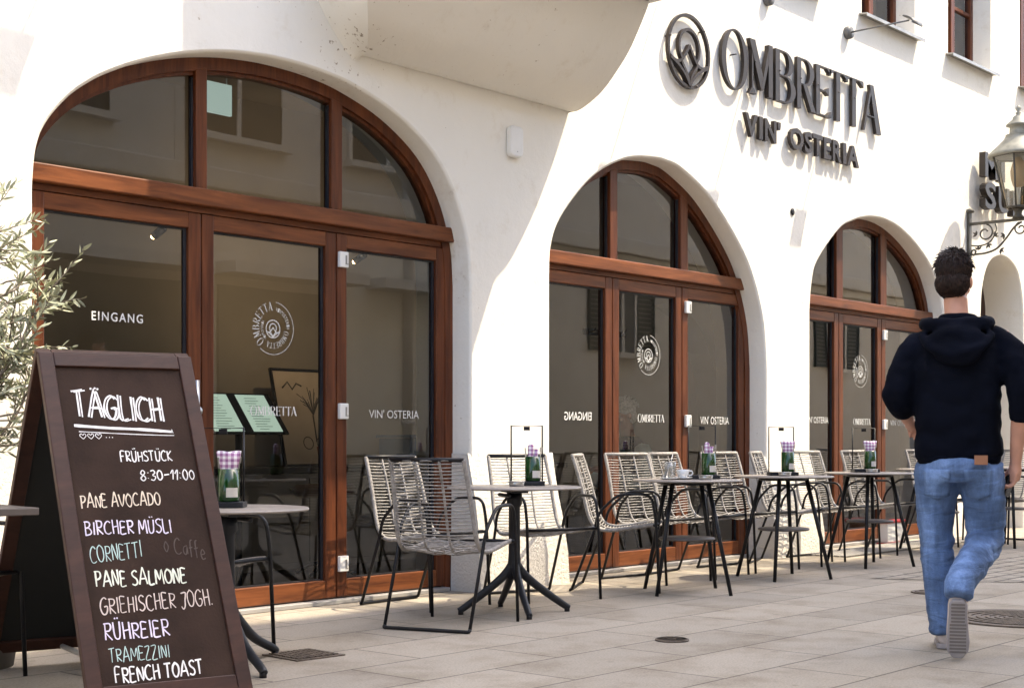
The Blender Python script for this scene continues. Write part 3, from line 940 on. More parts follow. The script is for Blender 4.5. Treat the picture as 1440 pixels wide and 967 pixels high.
o = tk.build('track', M['black_metal'], tl, loc=(-5.2, -1.3, -2.42))
for x, en in ((5.55, .8), (7.3, 5.0)):
    s_ = MB(); s_.tube([(x, 1.3, 2.41), (x, 1.3, 2.36)], .006, 6); s_.tube([(x, 1.28, 2.35), (x, 1.38, 2.31)], .026, 10)
    sp = s_.build('spot', M['black_metal'], tl, loc=(-5.2, -1.3, -2.42))
    b_ = MB(); b_.lathe([(0, 0), (.02, 0), (.02, .004), (0, .004)], (x, 1.385, 2.308), 12, Matrix.Rotation(R(-66), 4, 'X')); b_.build('bulb', M['warm_lamp'], sp)
    L = bpy.data.lights.new('spot_lamp', 'SPOT'); L.energy = en; L.color = (1, .72, .42); L.spot_size = R(150); L.spot_blend = .7; L.shadow_soft_size = .02
    lo = bpy.data.objects.new('spot_lamp', L); col.objects.link(lo); lo.location = (x + .02, 1.45, 2.32)
    lo.rotation_euler = Vector((.35, .9, .12)).to_track_quat('-Z', 'Y').to_euler()
# pendant tubes of light over the counter are left out: only their reflection shows
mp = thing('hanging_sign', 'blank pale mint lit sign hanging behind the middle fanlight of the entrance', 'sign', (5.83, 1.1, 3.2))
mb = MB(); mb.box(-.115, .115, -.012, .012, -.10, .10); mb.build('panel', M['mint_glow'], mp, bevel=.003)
mb = MB(); mb.tube([(-.08, 0, .10), (-.08, 0, .495)], .004, 6); mb.build('rod', M['steel'], mp)
mb = MB(); mb.tube([(.08, 0, .10), (.08, 0, .495)], .004, 6); mb.build('rod', M['steel'], mp)
ct = thing('service_counter', 'grey cabinet counter with dark top seen through the entrance glass', 'counter', (8.0, 2.35, 0))
mb = MB(); mb.box(-1.6, 2.6, -.25, .33, .01, .74); mb.build('cabinet', M['cabinet'], ct, bevel=.004)
mb = MB()
for j in range(4): mb.box(-1.55 + j * 1.03, -.56 + j * 1.03, -.262, -.2505, .06, .70)
mb.build('cabinet_door', M['cabinet'], ct, bevel=.003)
mb = MB(); mb.box(-1.63, 2.63, -.28, .34, .742, .79); mb.build('counter_top', M['dark_top'], ct, bevel=.004)
mb = MB(); mb.lathe([(0, 0), (.012, 0), (.012, .02), (0, .022)], (-.72, -.263, .62), 12, Matrix.Rotation(R(90), 4, 'X')); mb.build('knob', M['steel'], ct)
ps = thing('framed_poster', 'black framed beige print leaning on the counter behind the glass', 'picture', (7.70, 2.28, .792))
ps.rotation_euler = (R(-14), 0, 0)
mb = MB(); w_, h_ = .30, .80
for q in ((-w_, -w_ + .018, 0, h_), (w_ - .018, w_, 0, h_), (-w_ + .018, w_ - .018, 0, .018), (-w_ + .018, w_ - .018, h_ - .018, h_)): mb.box(q[0], q[1], 0, .025, q[2], q[3])
mb.build('picture_frame', M['black_metal'], ps)
mb = MB(); mb.box(-w_ + .018, w_ - .018, .012, .02, .018, h_ - .018); pp = mb.build('print', M['poster_paper'], ps)
mb = MB()
random.seed(11)
for j in range(26):               # a loose ink sketch of a tree in a pot
    a = random.uniform(-.9, .9); l = random.uniform(.08, .24)
    mb.tube([(.08, .0105, .42), (.08 + math.sin(a) * l * .5, .0105, .42 + l * .6), (.08 + math.sin(a) * l, .0105, .44 + math.cos(a) * l)], .003, 4)
mb.tube([(.07, .0105, .20), (.075, .0105, .42)], .007, 5)
mb.tube([(-.20, .0105, .64), (-.14, .0105, .69), (-.10, .0105, .63), (-.05, .0105, .68), (0, .0105, .66)], .007, 5)
for cx_ in (-.02, .12): mb.tube([(cx_ + .05 * math.cos(t * PI / 8), .0105, .19 + .05 * math.sin(t * PI / 8)) for t in range(16)], .004, 4, closed=True)
mb.build('sketch', M['ink'], ps)
mb = MB(); mb.box(.06, .25, .0095, .0118, .07, .16); mb.build('red_panel', M['poster_red'], ps)
st = thing('bar_stool', 'brown padded stool standing indoors before the counter', 'stool', (7.22, 1.62, 0))
mb = MB(); mb.lathe([(0, .58), (.2, .58), (.23, .60), (.235, .64), (.21, .67), (0, .675)], n=28); mb.build('seat', M['brown_seat'], st)
mb = MB(); mb.tube([(0, 0.02, 0.03), (0, 0, .58)], .028, 12)
for a in range(4): mb.tube([(0, 0, .12), (.24 * math.cos(a * PI / 2 + .4), .24 * math.sin(a * PI / 2 + .4), .015)], .014, 8)
mb.build('pedestal', M['black_metal'], st)
ms = thing('menu_stand', 'black lectern with two pale green menu pages behind the glass', 'menu stand', (5.70, .66, 0))
mb = MB(); mb.tube([(0, .05, .02), (0, .05, 1.10)], .022, 10); mb.box(-.17, .17, -.12, .2, .005, .02); mb.build('post', M['black_metal'], ms)
Mt = Matrix.Translation((0, .04, 1.165)) @ Matrix.Rotation(R(50), 4, 'X')
mb = MB(); mb.box(-.31, .31, -.165, .165, -.012, 0, Mt); mb.build('board', M['black_metal'], ms)
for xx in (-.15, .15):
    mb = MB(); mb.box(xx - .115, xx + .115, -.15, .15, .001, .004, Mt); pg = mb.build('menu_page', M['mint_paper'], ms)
    mb = MB()
    random.seed(3)
    for r_ in range(13):
        l = random.uniform(.05, .085)
        mb.box(xx - l, xx + l * random.uniform(.2, 1), .118 - r_ * .021, .122 - r_ * .021, .0042, .0052, Mt)
    mb.build('print_lines', M['ink_soft'], pg)
bb = thing('blue_box', 'blue box standing on the indoor counter', 'crate', (9.3, 2.4, .792))  # plain blue box added on the counter
mb = MB(); mb.box(-.6, .6, -.18, .2, 0, .22); mb.box(-.62, .62, -.2, .22, .221, .25); mb.build('blue_box_body', M['blue'], bb, bevel=.008)
cr = thing('coat_rack', 'brown wooden coat rack with pegs behind the second window', 'coat rack', (12.0, 2.69, 2.1))
mb = MB(); mb.box(-.35, .35, -.02, .008, -.03, .03); mb.build('rail', M['dark_wood'], cr, bevel=.004)
for j in range(4):
    mb = MB(); mb.tube([(-.26 + j * .17, -.02, 0), (-.26 + j * .17, -.08, .01), (-.26 + j * .17, -.09, .05)], .012, 8); mb.build('peg', M['dark_wood'], cr)

# ------------------------------------------------------------------ building across the street (seen in the panes)
OY = -7.6
OH = 18.35
opp = thing('opposite_building', 'beige town house across the street mirrored in the window panes', 'building', (20, OY, 0))
def ob(mb, name, mat, bevel=0): return mb.build(name, M[mat], opp, bevel=bevel, loc=(-20, -OY, 0))
mb = MB(); mb.box(10.5, 27, OY - 9, OY, 0, OH); ob(mb, 'wall', 'facade')
mb = MB(); mb.box(-22, 10.499, OY - 8, OY - .01, 0, 7.6); ob(mb, 'low_wing', 'facade')  # unseen roofline of both wings, kept low to let sky light in
mb = MB(); mb.box(27.001, 75, OY - 8, OY - .01, 0, 7.6); ob(mb, 'low_wing', 'facade')
mb = MB(); mb.box(10.5, 15.4, OY - 8, OY + .26, OH + .001, OH + 1.15); ob(mb, 'added_roof_step', 'facade')  # unseen roof step, added to narrow the sunlit strip before the entrance
mb = MB(); mb.box(-22, 75, OY + .001, OY + .22, 4.05, 4.30); ob(mb, 'string_course', 'facade', .02)
mb = MB(); mb.box(-22, 75, OY + .001, OY + .10, 3.90, 4.048); ob(mb, 'string_moulding', 'facade', .01)
mb = MB(); mb.box(10.4, 27.1, OY - .3, OY + .28, OH - .25, OH); ob(mb, 'cornice', 'facade', .02)
mb = MB(); mb.tube([(14.3, OY + .12, 0), (14.3, OY + .12, 17)], .075, 12)
for k in range(8): mb.tube([(14.3, OY + .12, 1.2 + k * 1.9), (14.3, OY + .12, 1.27 + k * 1.9)], .10, 12)
ob(mb, 'downpipe', 'awning')
mb = MB(); mb.box(12.9, 17.4, OY + .002, OY + .09, 0, 3.88); ob(mb, 'pale_shop_front', 'pale_facade', .01)
def opp_window(x, z, w, h, shutters, n=[0]):
    mb = MB(); mb.box(x - w / 2, x + w / 2, OY + .001, OY + .04, z, z + h); f = ob(mb, 'window', 'dark_glass')
    mb = MB(); mb.box(x - w / 2 - .1, x + w / 2 + .1, OY + .001, OY + .16, z - .09, z - .005); s_ = mb.build('sill', M['facade'], f)
    mb = MB(); t = .06
    for q in ((x - w / 2 - t, x - w / 2 - .001, z, z + h + t), (x + w / 2 + .001, x + w / 2 + t, z, z + h + t), (x - w / 2, x + w / 2, z + h + .001, z + h + t), (x - .03, x + .03, z, z + h)):
        mb.box(q[0], q[1], OY + .002, OY + .06, q[2], q[3])
    mb.build('frame', M['facade'], f)
    if shutters:
        for sx in (-1, 1):
            mb = MB(); xc = x + sx * (w / 2 + t + .26)
            mb.box(xc - .25, xc - .21, OY + .01, OY + .06, z, z + h); mb.box(xc + .21, xc + .25, OY + .01, OY + .06, z, z + h)
            k = int(h / .075)
            for j in range(k): mb.box(xc - .21, xc + .21, OY + .02, OY + .05, z + j * .075 + .01, z + j * .075 + .058)
            mb.build('shutter', M['shutter'], f)
for j in range(3):
    opp_window(8.9 + j * 2.55, 4.75, 1.35, 2.0, False)
for x in (19.35, 26.6, 33.5):
    opp_window(x, 2.45, .62, 1.15, True)
for j in range(3):
    x = 9.6 + j * 2.5
    mb = MB(); mb.box(x - 1.0, x + 1.0, OY + .001, OY + .05, .3, 2.9); f = ob(mb, 'shop_window', 'dark_glass')
    mb = MB(); mb.box(x - 1.1, x + 1.1, OY + .001, OY + .5, 3.02, 3.16); mb.build('awning', M['awning'], f)

# ------------------------------------------------------------------ signs on the facade
def on_wall(a, b, d): return (a, -d, b)
sg = thing('restaurant_sign', 'dark bronze raised letters reading OMBRETTA VIN\' OSTERIA with lotus ring', 'sign', (9.5, 0, 3.5))
def sg_build(mb, name, mat='bronze', parent=None):
    return mb.build(name, M[mat], parent or sg, bevel=0, loc=(-9.5, 0, -3.5), recalc=True)
mb = MB(); emblem(mb, on_wall, 9.53, 4.043, .292, .020, .050, t=.082)
for a in (45, 165, 290): mb.tube([(9.53 + .277 * math.cos(R(a)), -.001, 4.043 + .277 * math.sin(R(a))), (9.53 + .277 * math.cos(R(a)), -.06, 4.043 + .277 * math.sin(R(a)))], .007, 6)
sg_build(mb, 'emblem')
LX = [('O', 9.985, 10.385), ('M', 10.40, 10.79), ('B', 10.82, 11.15), ('R', 11.18, 11.50), ('E', 11.51, 11.78), ('T', 11.76, 12.07), ('T', 12.06, 12.37), ('A', 12.40, 12.735)]
for c, a, b in LX:
    mb = MB(); glyph_mesh(mb, c, on_wall, a, b, 3.888, 4.33, .020, .052)
    mb.tube([((a + b) / 2 + (-.1 if c in 'MBRE' else 0), -.001, 4.15), ((a + b) / 2 + (-.1 if c in 'MBRE' else 0), -.06, 4.15)], .006, 6)
    sg_build(mb, 'letter')
VX = [('V', 10.335, 10.53), ('I', 10.555, 10.61), ('N', 10.645, 10.83), ("'", 10.85, 10.90), ('O', 11.055, 11.285), ('S', 11.305, 11.44), ('T', 11.45, 11.62), ('E', 11.645, 11.775), ('R', 11.805, 11.965), ('I', 11.995, 12.055), ('A', 12.075, 12.30)]
for c, a, b in VX:
    mb = MB(); z0, z1 = 3.515, 3.705
    if c == "'": z0 = 3.64
    fit_text(mb, c, on_wall, a, b, z0, z1, off=.03, depth=(.022, .055))
    mb.tube([((a + b) / 2, -.001, 3.66), ((a + b) / 2, -.055, 3.66)], .005, 6)
    sg_build(mb, 'letter')
s2 = thing('shop_sign', 'black raised letters partly hidden behind the wall lantern', 'sign', (14.9, 0, 3.5))
for c, a, b, z0, z1 in (('M', 14.98, 15.32, 3.80, 4.06), ('I', 15.40, 15.50, 3.80, 4.06), ('S', 14.98, 15.26, 3.46, 3.75), ('U', 15.33, 15.62, 3.46, 3.74), ('I', 15.72, 15.82, 3.46, 3.74)):
    mb = MB(); fit_text(mb, c, on_wall, a, b, z0, z1, off=.025, depth=(.05, .12))
    mb.tube([((a + b) / 2, -.001, (z0 + z1) / 2), ((a + b) / 2, -.06, (z0 + z1) / 2)], .006, 6)
    mb.build('letter', M['bronze'], s2, loc=(-14.9, 0, -3.5))

# sign lamps on long arms
def arm_lamp(x, z, label):
    t = thing('wall_lamp', label, 'wall lamp', (x, 0, z), 0, 'lamps on rods above the sign')
    mb = MB(); mb.lathe([(0, 0), (.055, 0), (.058, .01), (.058, .045), (.05, .055), (0, .055)], (0, 0, 0), 24, Matrix.Rotation(R(90), 4, 'X')); mb.build('wall_mount', M['lamp_grey'], t)
    mb = MB(); mb.tube([(0, -.05, 0), (-.04, -.64, -.01)], .0075, 8); mb.build('arm', M['lamp_grey'], t)
    mb = MB(); pts = []
    n = 10; vs_ = []
    for j in range(n + 1):        # a curved half-round shade, 30 cm long, seen edge on
        a = R(-10 + 130 * j / n)
        for xx in (-.13, .13):
            vs_.append((-.05 + xx * .75, -.645 - .085 * math.sin(a * .9), -.035 + .05 * math.cos(a * .9) - .02 * math.sin(a)))
    fs = [(2 * j, 2 * j + 1, 2 * j + 3, 2 * j + 2) for j in range(n)]
    mb.add(vs_, fs, True)
    o = mb.build('lamp_shade', M['lamp_grey'], t); m = o.modifiers.new('s', 'SOLIDIFY'); m.thickness = .012
    return t
arm_lamp(12.153, 4.744, 'grey sign lamp on a rod above the last letters, beside the window sill')
arm_lamp(10.746, 4.735, 'grey sign lamp on a rod cut by the top of the picture')
arm_lamp(9.34, 4.74, 'grey sign lamp on a rod above the lotus ring')
arm_lamp(4.60, 4.73, 'grey sign lamp on a rod above the entrance arch')
wd = thing('wireless_box', 'white rounded plastic box fixed to the shaded wall under the bay', 'wall box', (7.467, 0, 3.02))
mb = MB()
pts = []
for sx, sz, a0 in ((1, 1, 0), (-1, 1, 90), (-1, -1, 180), (1, -1, 270)):
    for j in range(7):
        a = R(a0 + 15 * j); pts.append((sx * .03 + .035 * math.cos(a), sz * .07 + .035 * math.sin(a)))
mb.prism(pts, lambda a, b, d: (a, -d, b), .001, .05); mb.build('housing', M['white_plastic'], wd, bevel=.012)
mb = MB(); mb.lathe([(0, 0), (.004, 0), (.004, .003), (0, .003)], (0, -.0505, -.07), 10, Matrix.Rotation(R(90), 4, 'X')); mb.build('status_light', M['steel'], wd)
vh = MB(); vh.lathe([(0, 0), (.03, 0), (.033, .006), (.02, .012), (0, .012)], (11.18, -.001, 2.985), 16, Matrix.Rotation(R(90), 4, 'X'))
tag(vh.build('vent_cap', M['black_metal'], None), 'small dark round vent on the sunlit wall right of the second arch', 'vent')

# ------------------------------------------------------------------ wall lantern on a scrolled bracket
LXc, LN = 14.81, .545
lt = thing('wall_lantern', 'old grey green street lantern with glass sides on a scrolled wall bracket', 'lantern', (LXc, 0, 2.9))
def lb(mb, name, mat, parent=None, bevel=0): return mb.build(name, M[mat], parent or lt, bevel=bevel, loc=(-LXc, 0, -2.9))
mb = MB(); mb.box(LXc - .035, LXc + .035, -.03, -.001, 2.92, 3.40); mb.lathe([(0, 0), (.05, 0), (.045, .03), (0, .045)], (LXc, -.02, 3.40), 12); br = lb(mb, 'bracket', 'lantern', bevel=.006)
mb = MB(); mb.box(LXc - .014, LXc + .014, -.78, -.03, 3.262, 3.292); mb.build('bracket_bar', M['lantern'], br, bevel=.003)
def scroll(c, r0, r1, a0, a1, n=26): return [(LXc, -(c[0] + (r0 + (r1 - r0) * j / n) * math.cos(R(a0 + (a1 - a0) * j / n))), c[1] + (r0 + (r1 - r0) * j / n) * math.sin(R(a0 + (a1 - a0) * j / n))) for j in range(n + 1)]
mb = MB()
mb.tube(catmull([(LXc, -.02, 2.95), (LXc, -.10, 2.955), (LXc, -.20, 2.96), (LXc, -.32, 3.0), (LXc, -.42, 3.10), (LXc, -.50, 3.20), (LXc, -.58, 3.25)], 5), .011, 8)
mb.tube(scroll((.19, 3.17), .09, .03, 80, -330), .009, 7)
mb.tube(scroll((.57, 3.18), .07, .02, 100, 520), .009, 7)
mb.tube(catmull([(LXc, -.04, 3.05), (LXc, -.12, 3.04), (LXc, -.22, 3.06), (LXc, -.28, 3.12), (LXc, -.31, 3.20), (LXc, -.30, 3.255)], 5), .008, 7)
mb.tube(scroll((.07, 2.98), .035, .012, 270, -60), .010, 7)
for (n_, z_, a_) in ((.29, 3.13, 40), (.22, 3.05, -60), (.10, 3.16, 150), (.40, 3.13, 200), (.35, 2.98, -30), (.12, 3.0, 100)):
    for da in (-50, 0, 50):       # iron leaves
        a = R(a_ + da)
        q = Vector((LXc, -n_, z_)); e = q + Vector((0, -math.cos(a), math.sin(a))) * .05
        mb.tube([q, q.lerp(e, .5), e], [.004, .012, .002], 6)
mb.build('scrollwork', M['lantern'], br)
c = Vector((LXc, -LN, 0))
mb = MB(); mb.lathe([(0, 3.292), (.06, 3.292), (.055, 3.31), (.035, 3.33), (.04, 3.36), (.07, 3.40), (.0, 3.405)], c, 20); lb(mb, 'socket', 'lantern')
hx = lambda r, z, k: c + Vector((r * math.cos(R(60 * k + 12)), r * math.sin(R(60 * k + 12)), z))
mb = MB()
for k in range(6): mb.tube([hx(.13, 3.40, k), hx(.262, 3.93, k)], .010, 6)
mb.tube([hx(.13, 3.40, k) for k in range(6)], .012, 6, closed=True); mb.tube([hx(.262, 3.93, k) for k in range(6)], .013, 6, closed=True)
lf = lb(mb, 'lantern_frame', 'lantern')
for k in range(6):
    mb = MB(); mb.add([hx(.128, 3.405, k), hx(.128, 3.405, k + 1), hx(.258, 3.925, k + 1), hx(.258, 3.925, k)], [(0, 1, 2, 3)]); mb.build('pane', M['lamp_glass'], lf, recalc=False)
mb = MB()
mb.lathe([(.30, 3.925), (.305, 3.94), (.30, 3.955), (.22, 4.03), (.15, 4.10), (.125, 4.145), (.13, 4.15), (.09, 4.155), (.085, 4.24), (.125, 4.245), (.12, 4.26), (.06, 4.31), (.055, 4.335), (.02, 4.36), (.03, 4.38), (.012, 4.39), (.03, 4.42), (.012, 4.455), (0, 4.46)], c, 28)
lb(mb, 'lantern_roof', 'lantern_roof')
mb = MB(); mb.lathe([(0, 3.60), (.05, 3.62), (.075, 3.70), (.08, 3.78), (.06, 3.86), (.03, 3.92), (0, 3.92)], c, 20); lb(mb, 'bulb', 'amber')
mb = MB(); mb.tube([c + Vector((0, 0, 3.40)), c + Vector((0, 0, 3.61))], .02, 10); lb(mb, 'lamp_holder', 'white_plastic')

# ------------------------------------------------------------------ covers in the pavement
dg = thing('drain_cover', 'small square dark drain grate in the pavement before the entrance', 'drain', (4.46, -1.342, 0), R(-4))
dg.scale = (.72, .72, 1)
mb = MB(); mb.box(-.19, .19, -.19, .19, .0005, .006); mb.build('frame', M['iron'], dg)
mb = MB()
for j in range(7):
    for i in range(7): mb.box(-.16 + i * .047, -.125 + i * .047, -.16 + j * .047, -.125 + j * .047, .0062, .012)
g_ = mb.build('grid_studs', M['iron'], dg)
def round_cover(name, label, x, y, r):
    t = thing(name, label, 'manhole cover', (x, y, .0))
    mb = MB(); mb.lathe([(0, .001), (r, .001), (r, .008), (r * .9, .0085), (r * .89, .005), (0, .0055)], n=40); mb.build('lid', M['iron'], t)
    mb = MB()
    k = max(6, int(r / .028))
    for rr in range(1, k):
        if rr % 2 == 0: continue
        q = r * .88 * rr / k
        for a in range(int(6 * rr) if rr > 1 else 4):
            an = 2 * PI * a / (6 * rr)
            M4 = Matrix.Translation((q * math.cos(an), q * math.sin(an), 0)) @ Matrix.Rotation(an, 4, 'Z')
            mb.box(-.012, .012, -.012, .012, .0056, .011, M4)
    mb.build('tread', M['iron'], t)
    return t
round_cover('manhole_cover', 'large round patterned iron manhole cover right of the walking person', 8.0, -3.3, .42)
round_cover('utility_cover', 'small round iron cover in the bare pavement in front of the tables', 6.0, -2.34, .085)
round_cover('utility_cover', 'small round iron cover beside the knees of the walking person', 8.993, -2.323, .14)
gr = thing('light_well_grate', 'bright steel grating strip along the wall under the third arch', 'grating', (12.6, -.30, 0))
mb = MB()
for j in range(60): mb.box(-1.4 + j * .047, -1.37 + j * .047, -.22, .22, .004, .014)
for j in range(8): mb.box(-1.42, 1.42, -.22 + j * .062, -.205 + j * .062, .003, .0135)
mb.build('bars', M['grate'], gr)
mb = MB(); mb.box(-1.42, 1.42, -.225, .225, .0005, .0025); mb.build('pit', M['black_void'], gr)  # flat dark sheet, its colour stands for the shade below the bars

# ------------------------------------------------------------------ rope chair
def bez_profile():
    # (y back, z) of the shell from the seat front to the top of the back
    return catmull([(-.26, .445), (-.18, .435), (-.05, .415), (.06, .405), (.13, .425), (.175, .49), (.205, .60), (.235, .72), (.265, .82), (.29, .895)], 8)
SHELL = bez_profile()
def arc_points(P, step):
    out = [(0, P[0])]; d = 0; nxt = step; acc = 0
    pts = [P[0]]
    for a, b in zip(P, P[1:]):
        l = math.dist(a, b)
        while acc + l >= nxt:
            t = (nxt - acc) / l
            pts.append((a[0] + (b[0] - a[0]) * t, a[1] + (b[1] - a[1]) * t)); nxt += step
        acc += l
    return pts
def make_chair(label, group):
    t = thing('rope_chair', label, 'chair', (0, 0, 0), 0, group)
    hw = lambda z: .235 - .02 * max(0, (z - .42)) / .48
    def side(sx, name, mat):
        pass
    for sx in (-1, 1):
        p = round_path([(sx * .265, -.29, 0), (sx * .262, -.265, .50), (sx * .262, -.235, .645), (sx * .262, -.02, .645), (sx * .258, .11, .52), (sx * .252, .135, .42), (sx * .25, .29, .012)], .06, 5)
        mb = MB(); mb.tube(p, .0095, 8); mb.build('arm_leg', M['black_metal'], t)
        mb = MB(); mb.tube([(sx * hw(z), y, z) for y, z in SHELL], .0125, 7)
        mb.build('shell_rail', M['rope'], t)
        mb = MB(); mb.tube([(sx * .262, -.255, .445), (sx * .23, -.255, .440)], .008, 6); mb.tube([(sx * .255, .125, .43), (sx * .23, .11, .415)], .008, 6)
        mb.build('rail_bracket', M['black_metal'], t)
    mb = MB(); mb.tube(round_path([(-.25, .287, .02), (-.25, .30, .0105), (.25, .30, .0105), (.25, .287, .02)], .02), .0095, 8); mb.build('foot_bar', M['black_metal'], t)
    mb = MB(); mb.tube([(-.216, .29, .895), (.216, .29, .895)], .012, 8); mb.build('top_rail', M['black_metal'], t)
    mb = MB(); mb.tube([(-.262, -.258, .443), (.262, -.258, .443)], .010, 8); mb.build('front_rail', M['black_metal'], t)
    for sx in (-1, 1):
        mb = MB(); mb.tube([(sx * .075, y + .004, z - .006) for y, z in SHELL[::2]], [.0062 + .0016 * (i % 2) for i in range(len(SHELL[::2]))], 6); mb.build('middle_rod', M['rope'], t)
    seat = MB(); back = MB()
    pts = arc_points(SHELL, .0195)
    rnd = random.Random(5)
    for i, (y, z) in enumerate(pts):
        q = SHELL[min(len(SHELL) - 1, max(0, min(range(len(SHELL)), key=lambda k: math.dist(SHELL[k], (y, z)))))]
        isb = z > .46 and y > 0
        w = hw(z) + .004
        path = []
        for k in range(9):
            u = -1 + 2 * k / 8
            sag = .016 * (1 - u * u)
            wv = .008 * (1 if (i % 2) else -1) * (1 if abs(abs(u) - .33) < .12 else 0)
            jy = rnd.uniform(-.0012, .0012)
            if isb: path.append((u * w, y + sag * .8 + wv, z - sag * .25 + jy))
            else: path.append((u * w, y + jy, z - sag + wv))
        (back if isb else seat).tube(path, .0037, 5)
    seat.build('seat', M['rope'], t); back.build('backrest', M['rope'], t)
    return t

# ------------------------------------------------------------------ tables
def disc(mb, r, z0, z1, n=48):
    e = (z1 - z0) * .35
    mb.lathe([(0, z0), (r - e, z0), (r, z0 + e), (r, z1 - e), (r - e, z1), (0, z1)], n=n)
def star_table(label, x, y, rz, h=.73, r=.39, arm=.33, nl=4):
    t = thing('pedestal_table', label, 'table', (x, y, 0), rz, 'pedestal tables')
    mb = MB(); disc(mb, r, h - .013, h); mb.build('table_top', M['table_top'], t)
    mb = MB(); mb.box(-.13, .13, -.05, .05, h - .035, h - .014); mb.tube([(-.12, .06, h - .05), (.12, .06, h - .05)], .012, 8)
    mb.build('tilt_bracket', M['anthracite'], t, bevel=.005)
    mb = MB(); mb.tube([(0, 0, .20), (0, 0, .27), (0, 0, .34), (0, 0, h - .12), (0, 0, h - .10), (0, 0, h - .036)], [.045, .04, .034, .033, .045, .045], 16); mb.build('column', M['anthracite'], t)
    for k in range(nl):
        a = k * 2 * PI / nl
        p = catmull([(.0, .30), (.045, .235), (.11, .175), (.21, .10), (arm - .03, .038), (arm, .020)], 4)
        mb = MB(); mb.tube([(q * math.cos(a), q * math.sin(a), z) for q, z in p], [.0175 + .011 * (1 - i / len(p)) for i in range(len(p))], 10, flat=.9); lg = mb.build('leg', M['anthracite'], t)
        mb = MB(); mb.lathe([(0, 0), (.016, 0), (.016, .022), (0, .022)], ((arm - .012) * math.cos(a), (arm - .012) * math.sin(a), 0), 12); mb.build('foot', M['black_metal'], lg)
    return t
def shelf_table(label, x, y, rz, h=.74, r=.36, arm=.34):
    t = thing('four_leg_table', label, 'table', (x, y, 0), rz, 'four legged terrace tables')
    mb = MB(); disc(mb, r, h - .013, h); mb.build('table_top', M['table_top'], t)
    mb = MB(); mb.tube([(.17 * math.cos(a * PI / 8), .17 * math.sin(a * PI / 8), h - .025) for a in range(16)], .010, 6, closed=True)
    mb.box(-.17, .17, -.012, .012, h - .036, h - .0135); mb.box(-.012, .012, -.17, .17, h - .037, h - .0140); mb.build('top_support', M['black_metal'], t)
    mb = MB(); disc(mb, .185, .345, .362, 32); mb.build('shelf', M['shelf'], t)
    for k in range(4):
        a = k * PI / 2
        mb = MB(); mb.tube([(.165 * math.cos(a), .165 * math.sin(a), h - .02), (arm * math.cos(a), arm * math.sin(a), 0)], [.016, .0125], 10); lg = mb.build('leg', M['black_metal'], t)
    return t
T1 = (6.36, -.985)
star_table('round pedestal table with star foot beside the woven chair seen from behind', T1[0], T1[1], R(56), .73, .39)
TB = (4.02, -1.34)
star_table('grey pedestal table half hidden by the standing chalkboard', TB[0], TB[1], R(-104), .70, .36, .38, 3)
TS = [(7.965, -1.09, R(0), 'sunlit four legged table with the milk coffee and cup on it'),
      (9.26, -1.05, R(20), 'four legged table standing right in front of the wall between second and third arch'),
      (10.62, -1.03, R(22), 'four legged table in front of the third arch, directly left of another behind the person'),
      (12.36, -.80, R(15), 'four legged table partly hidden behind the left leg of the walking person'),
      (13.42, -1.02, R(30), 'four legged table far right, past the right hand of the walking person')]
for x, y, a, lab in TS: shelf_table(lab, x, y, a)
sq = thing('square_table', 'dark square table top cut by the left edge of the picture', 'table', (2.60, -1.26, 0), R(-8))
mb = MB(); mb.box(-.36, .36, -.36, .36, .722, .75); mb.build('table_top', M['shelf'], sq, bevel=.004)
mb = MB(); mb.tube([(0, 0, .02), (0, 0, .72)], .035, 12); mb.build('column', M['anthracite'], sq)
mb = MB(); mb.box(-.22, .22, -.22, .22, .002, .02); mb.build('foot_plate', M['anthracite'], sq, bevel=.004)

# chairs: position of the seat centre, direction the sitter faces (degrees, 0 = along the wall to the right)
CH = [
 (5.72, -1.09, 17, 'grey woven chair seen from behind, nearest to the camera'),
 (6.30, -.32, -88, 'grey woven chair backed against the entrance door glass'),
 (7.1, -0.56, -108, 'woven chair against the sunlit rough pier between first and second arch'),
 (7.86, -0.62, -60, 'woven chair turned towards the table with the coffee cup, left of the second arch'),
 (8.49, -0.46, -98, 'woven chair left of the coffee cup under the second arch'),
 (9.02, -0.46, -84, 'woven chair behind the milk coffee glass at the brown mullion'),
 (9.72, -0.46, -97, 'woven chair right of the milk coffee, before the right hand door of the second arch'),
 (10.39, -0.45, -70, 'woven chair in front of the second pier, its back against the grey reveal'),
 (11.07, -0.46, -95, 'woven chair behind the second checked napkin, at the edge of the third arch'),
 (11.96, -0.46, -92, 'woven chair under the third arch left of the walking person'),
 (13.24, -0.46, -95, 'woven chair under the third arch partly hidden by the elbow of the person'),
 (13.95, -.75, 165, 'woven chair seen edge on past the hand of the walking person'),
 (4.10, -.95, -80, 'woven chair with only its black arm and leg showing beside the chalkboard'),
 (2.95, -.72, -70, 'woven chair showing a strip of pale cords behind the chalkboard at the left edge'),
]
proto = make_chair(CH[0][3], 'woven rope chairs on the terrace')
for i, (x, y, a, lab) in enumerate(CH):
    o = proto if i == 0 else copy_tree(proto)
    o.location = (x, y, 0); o.rotation_euler.z = R(a + 90); o['label'] = lab

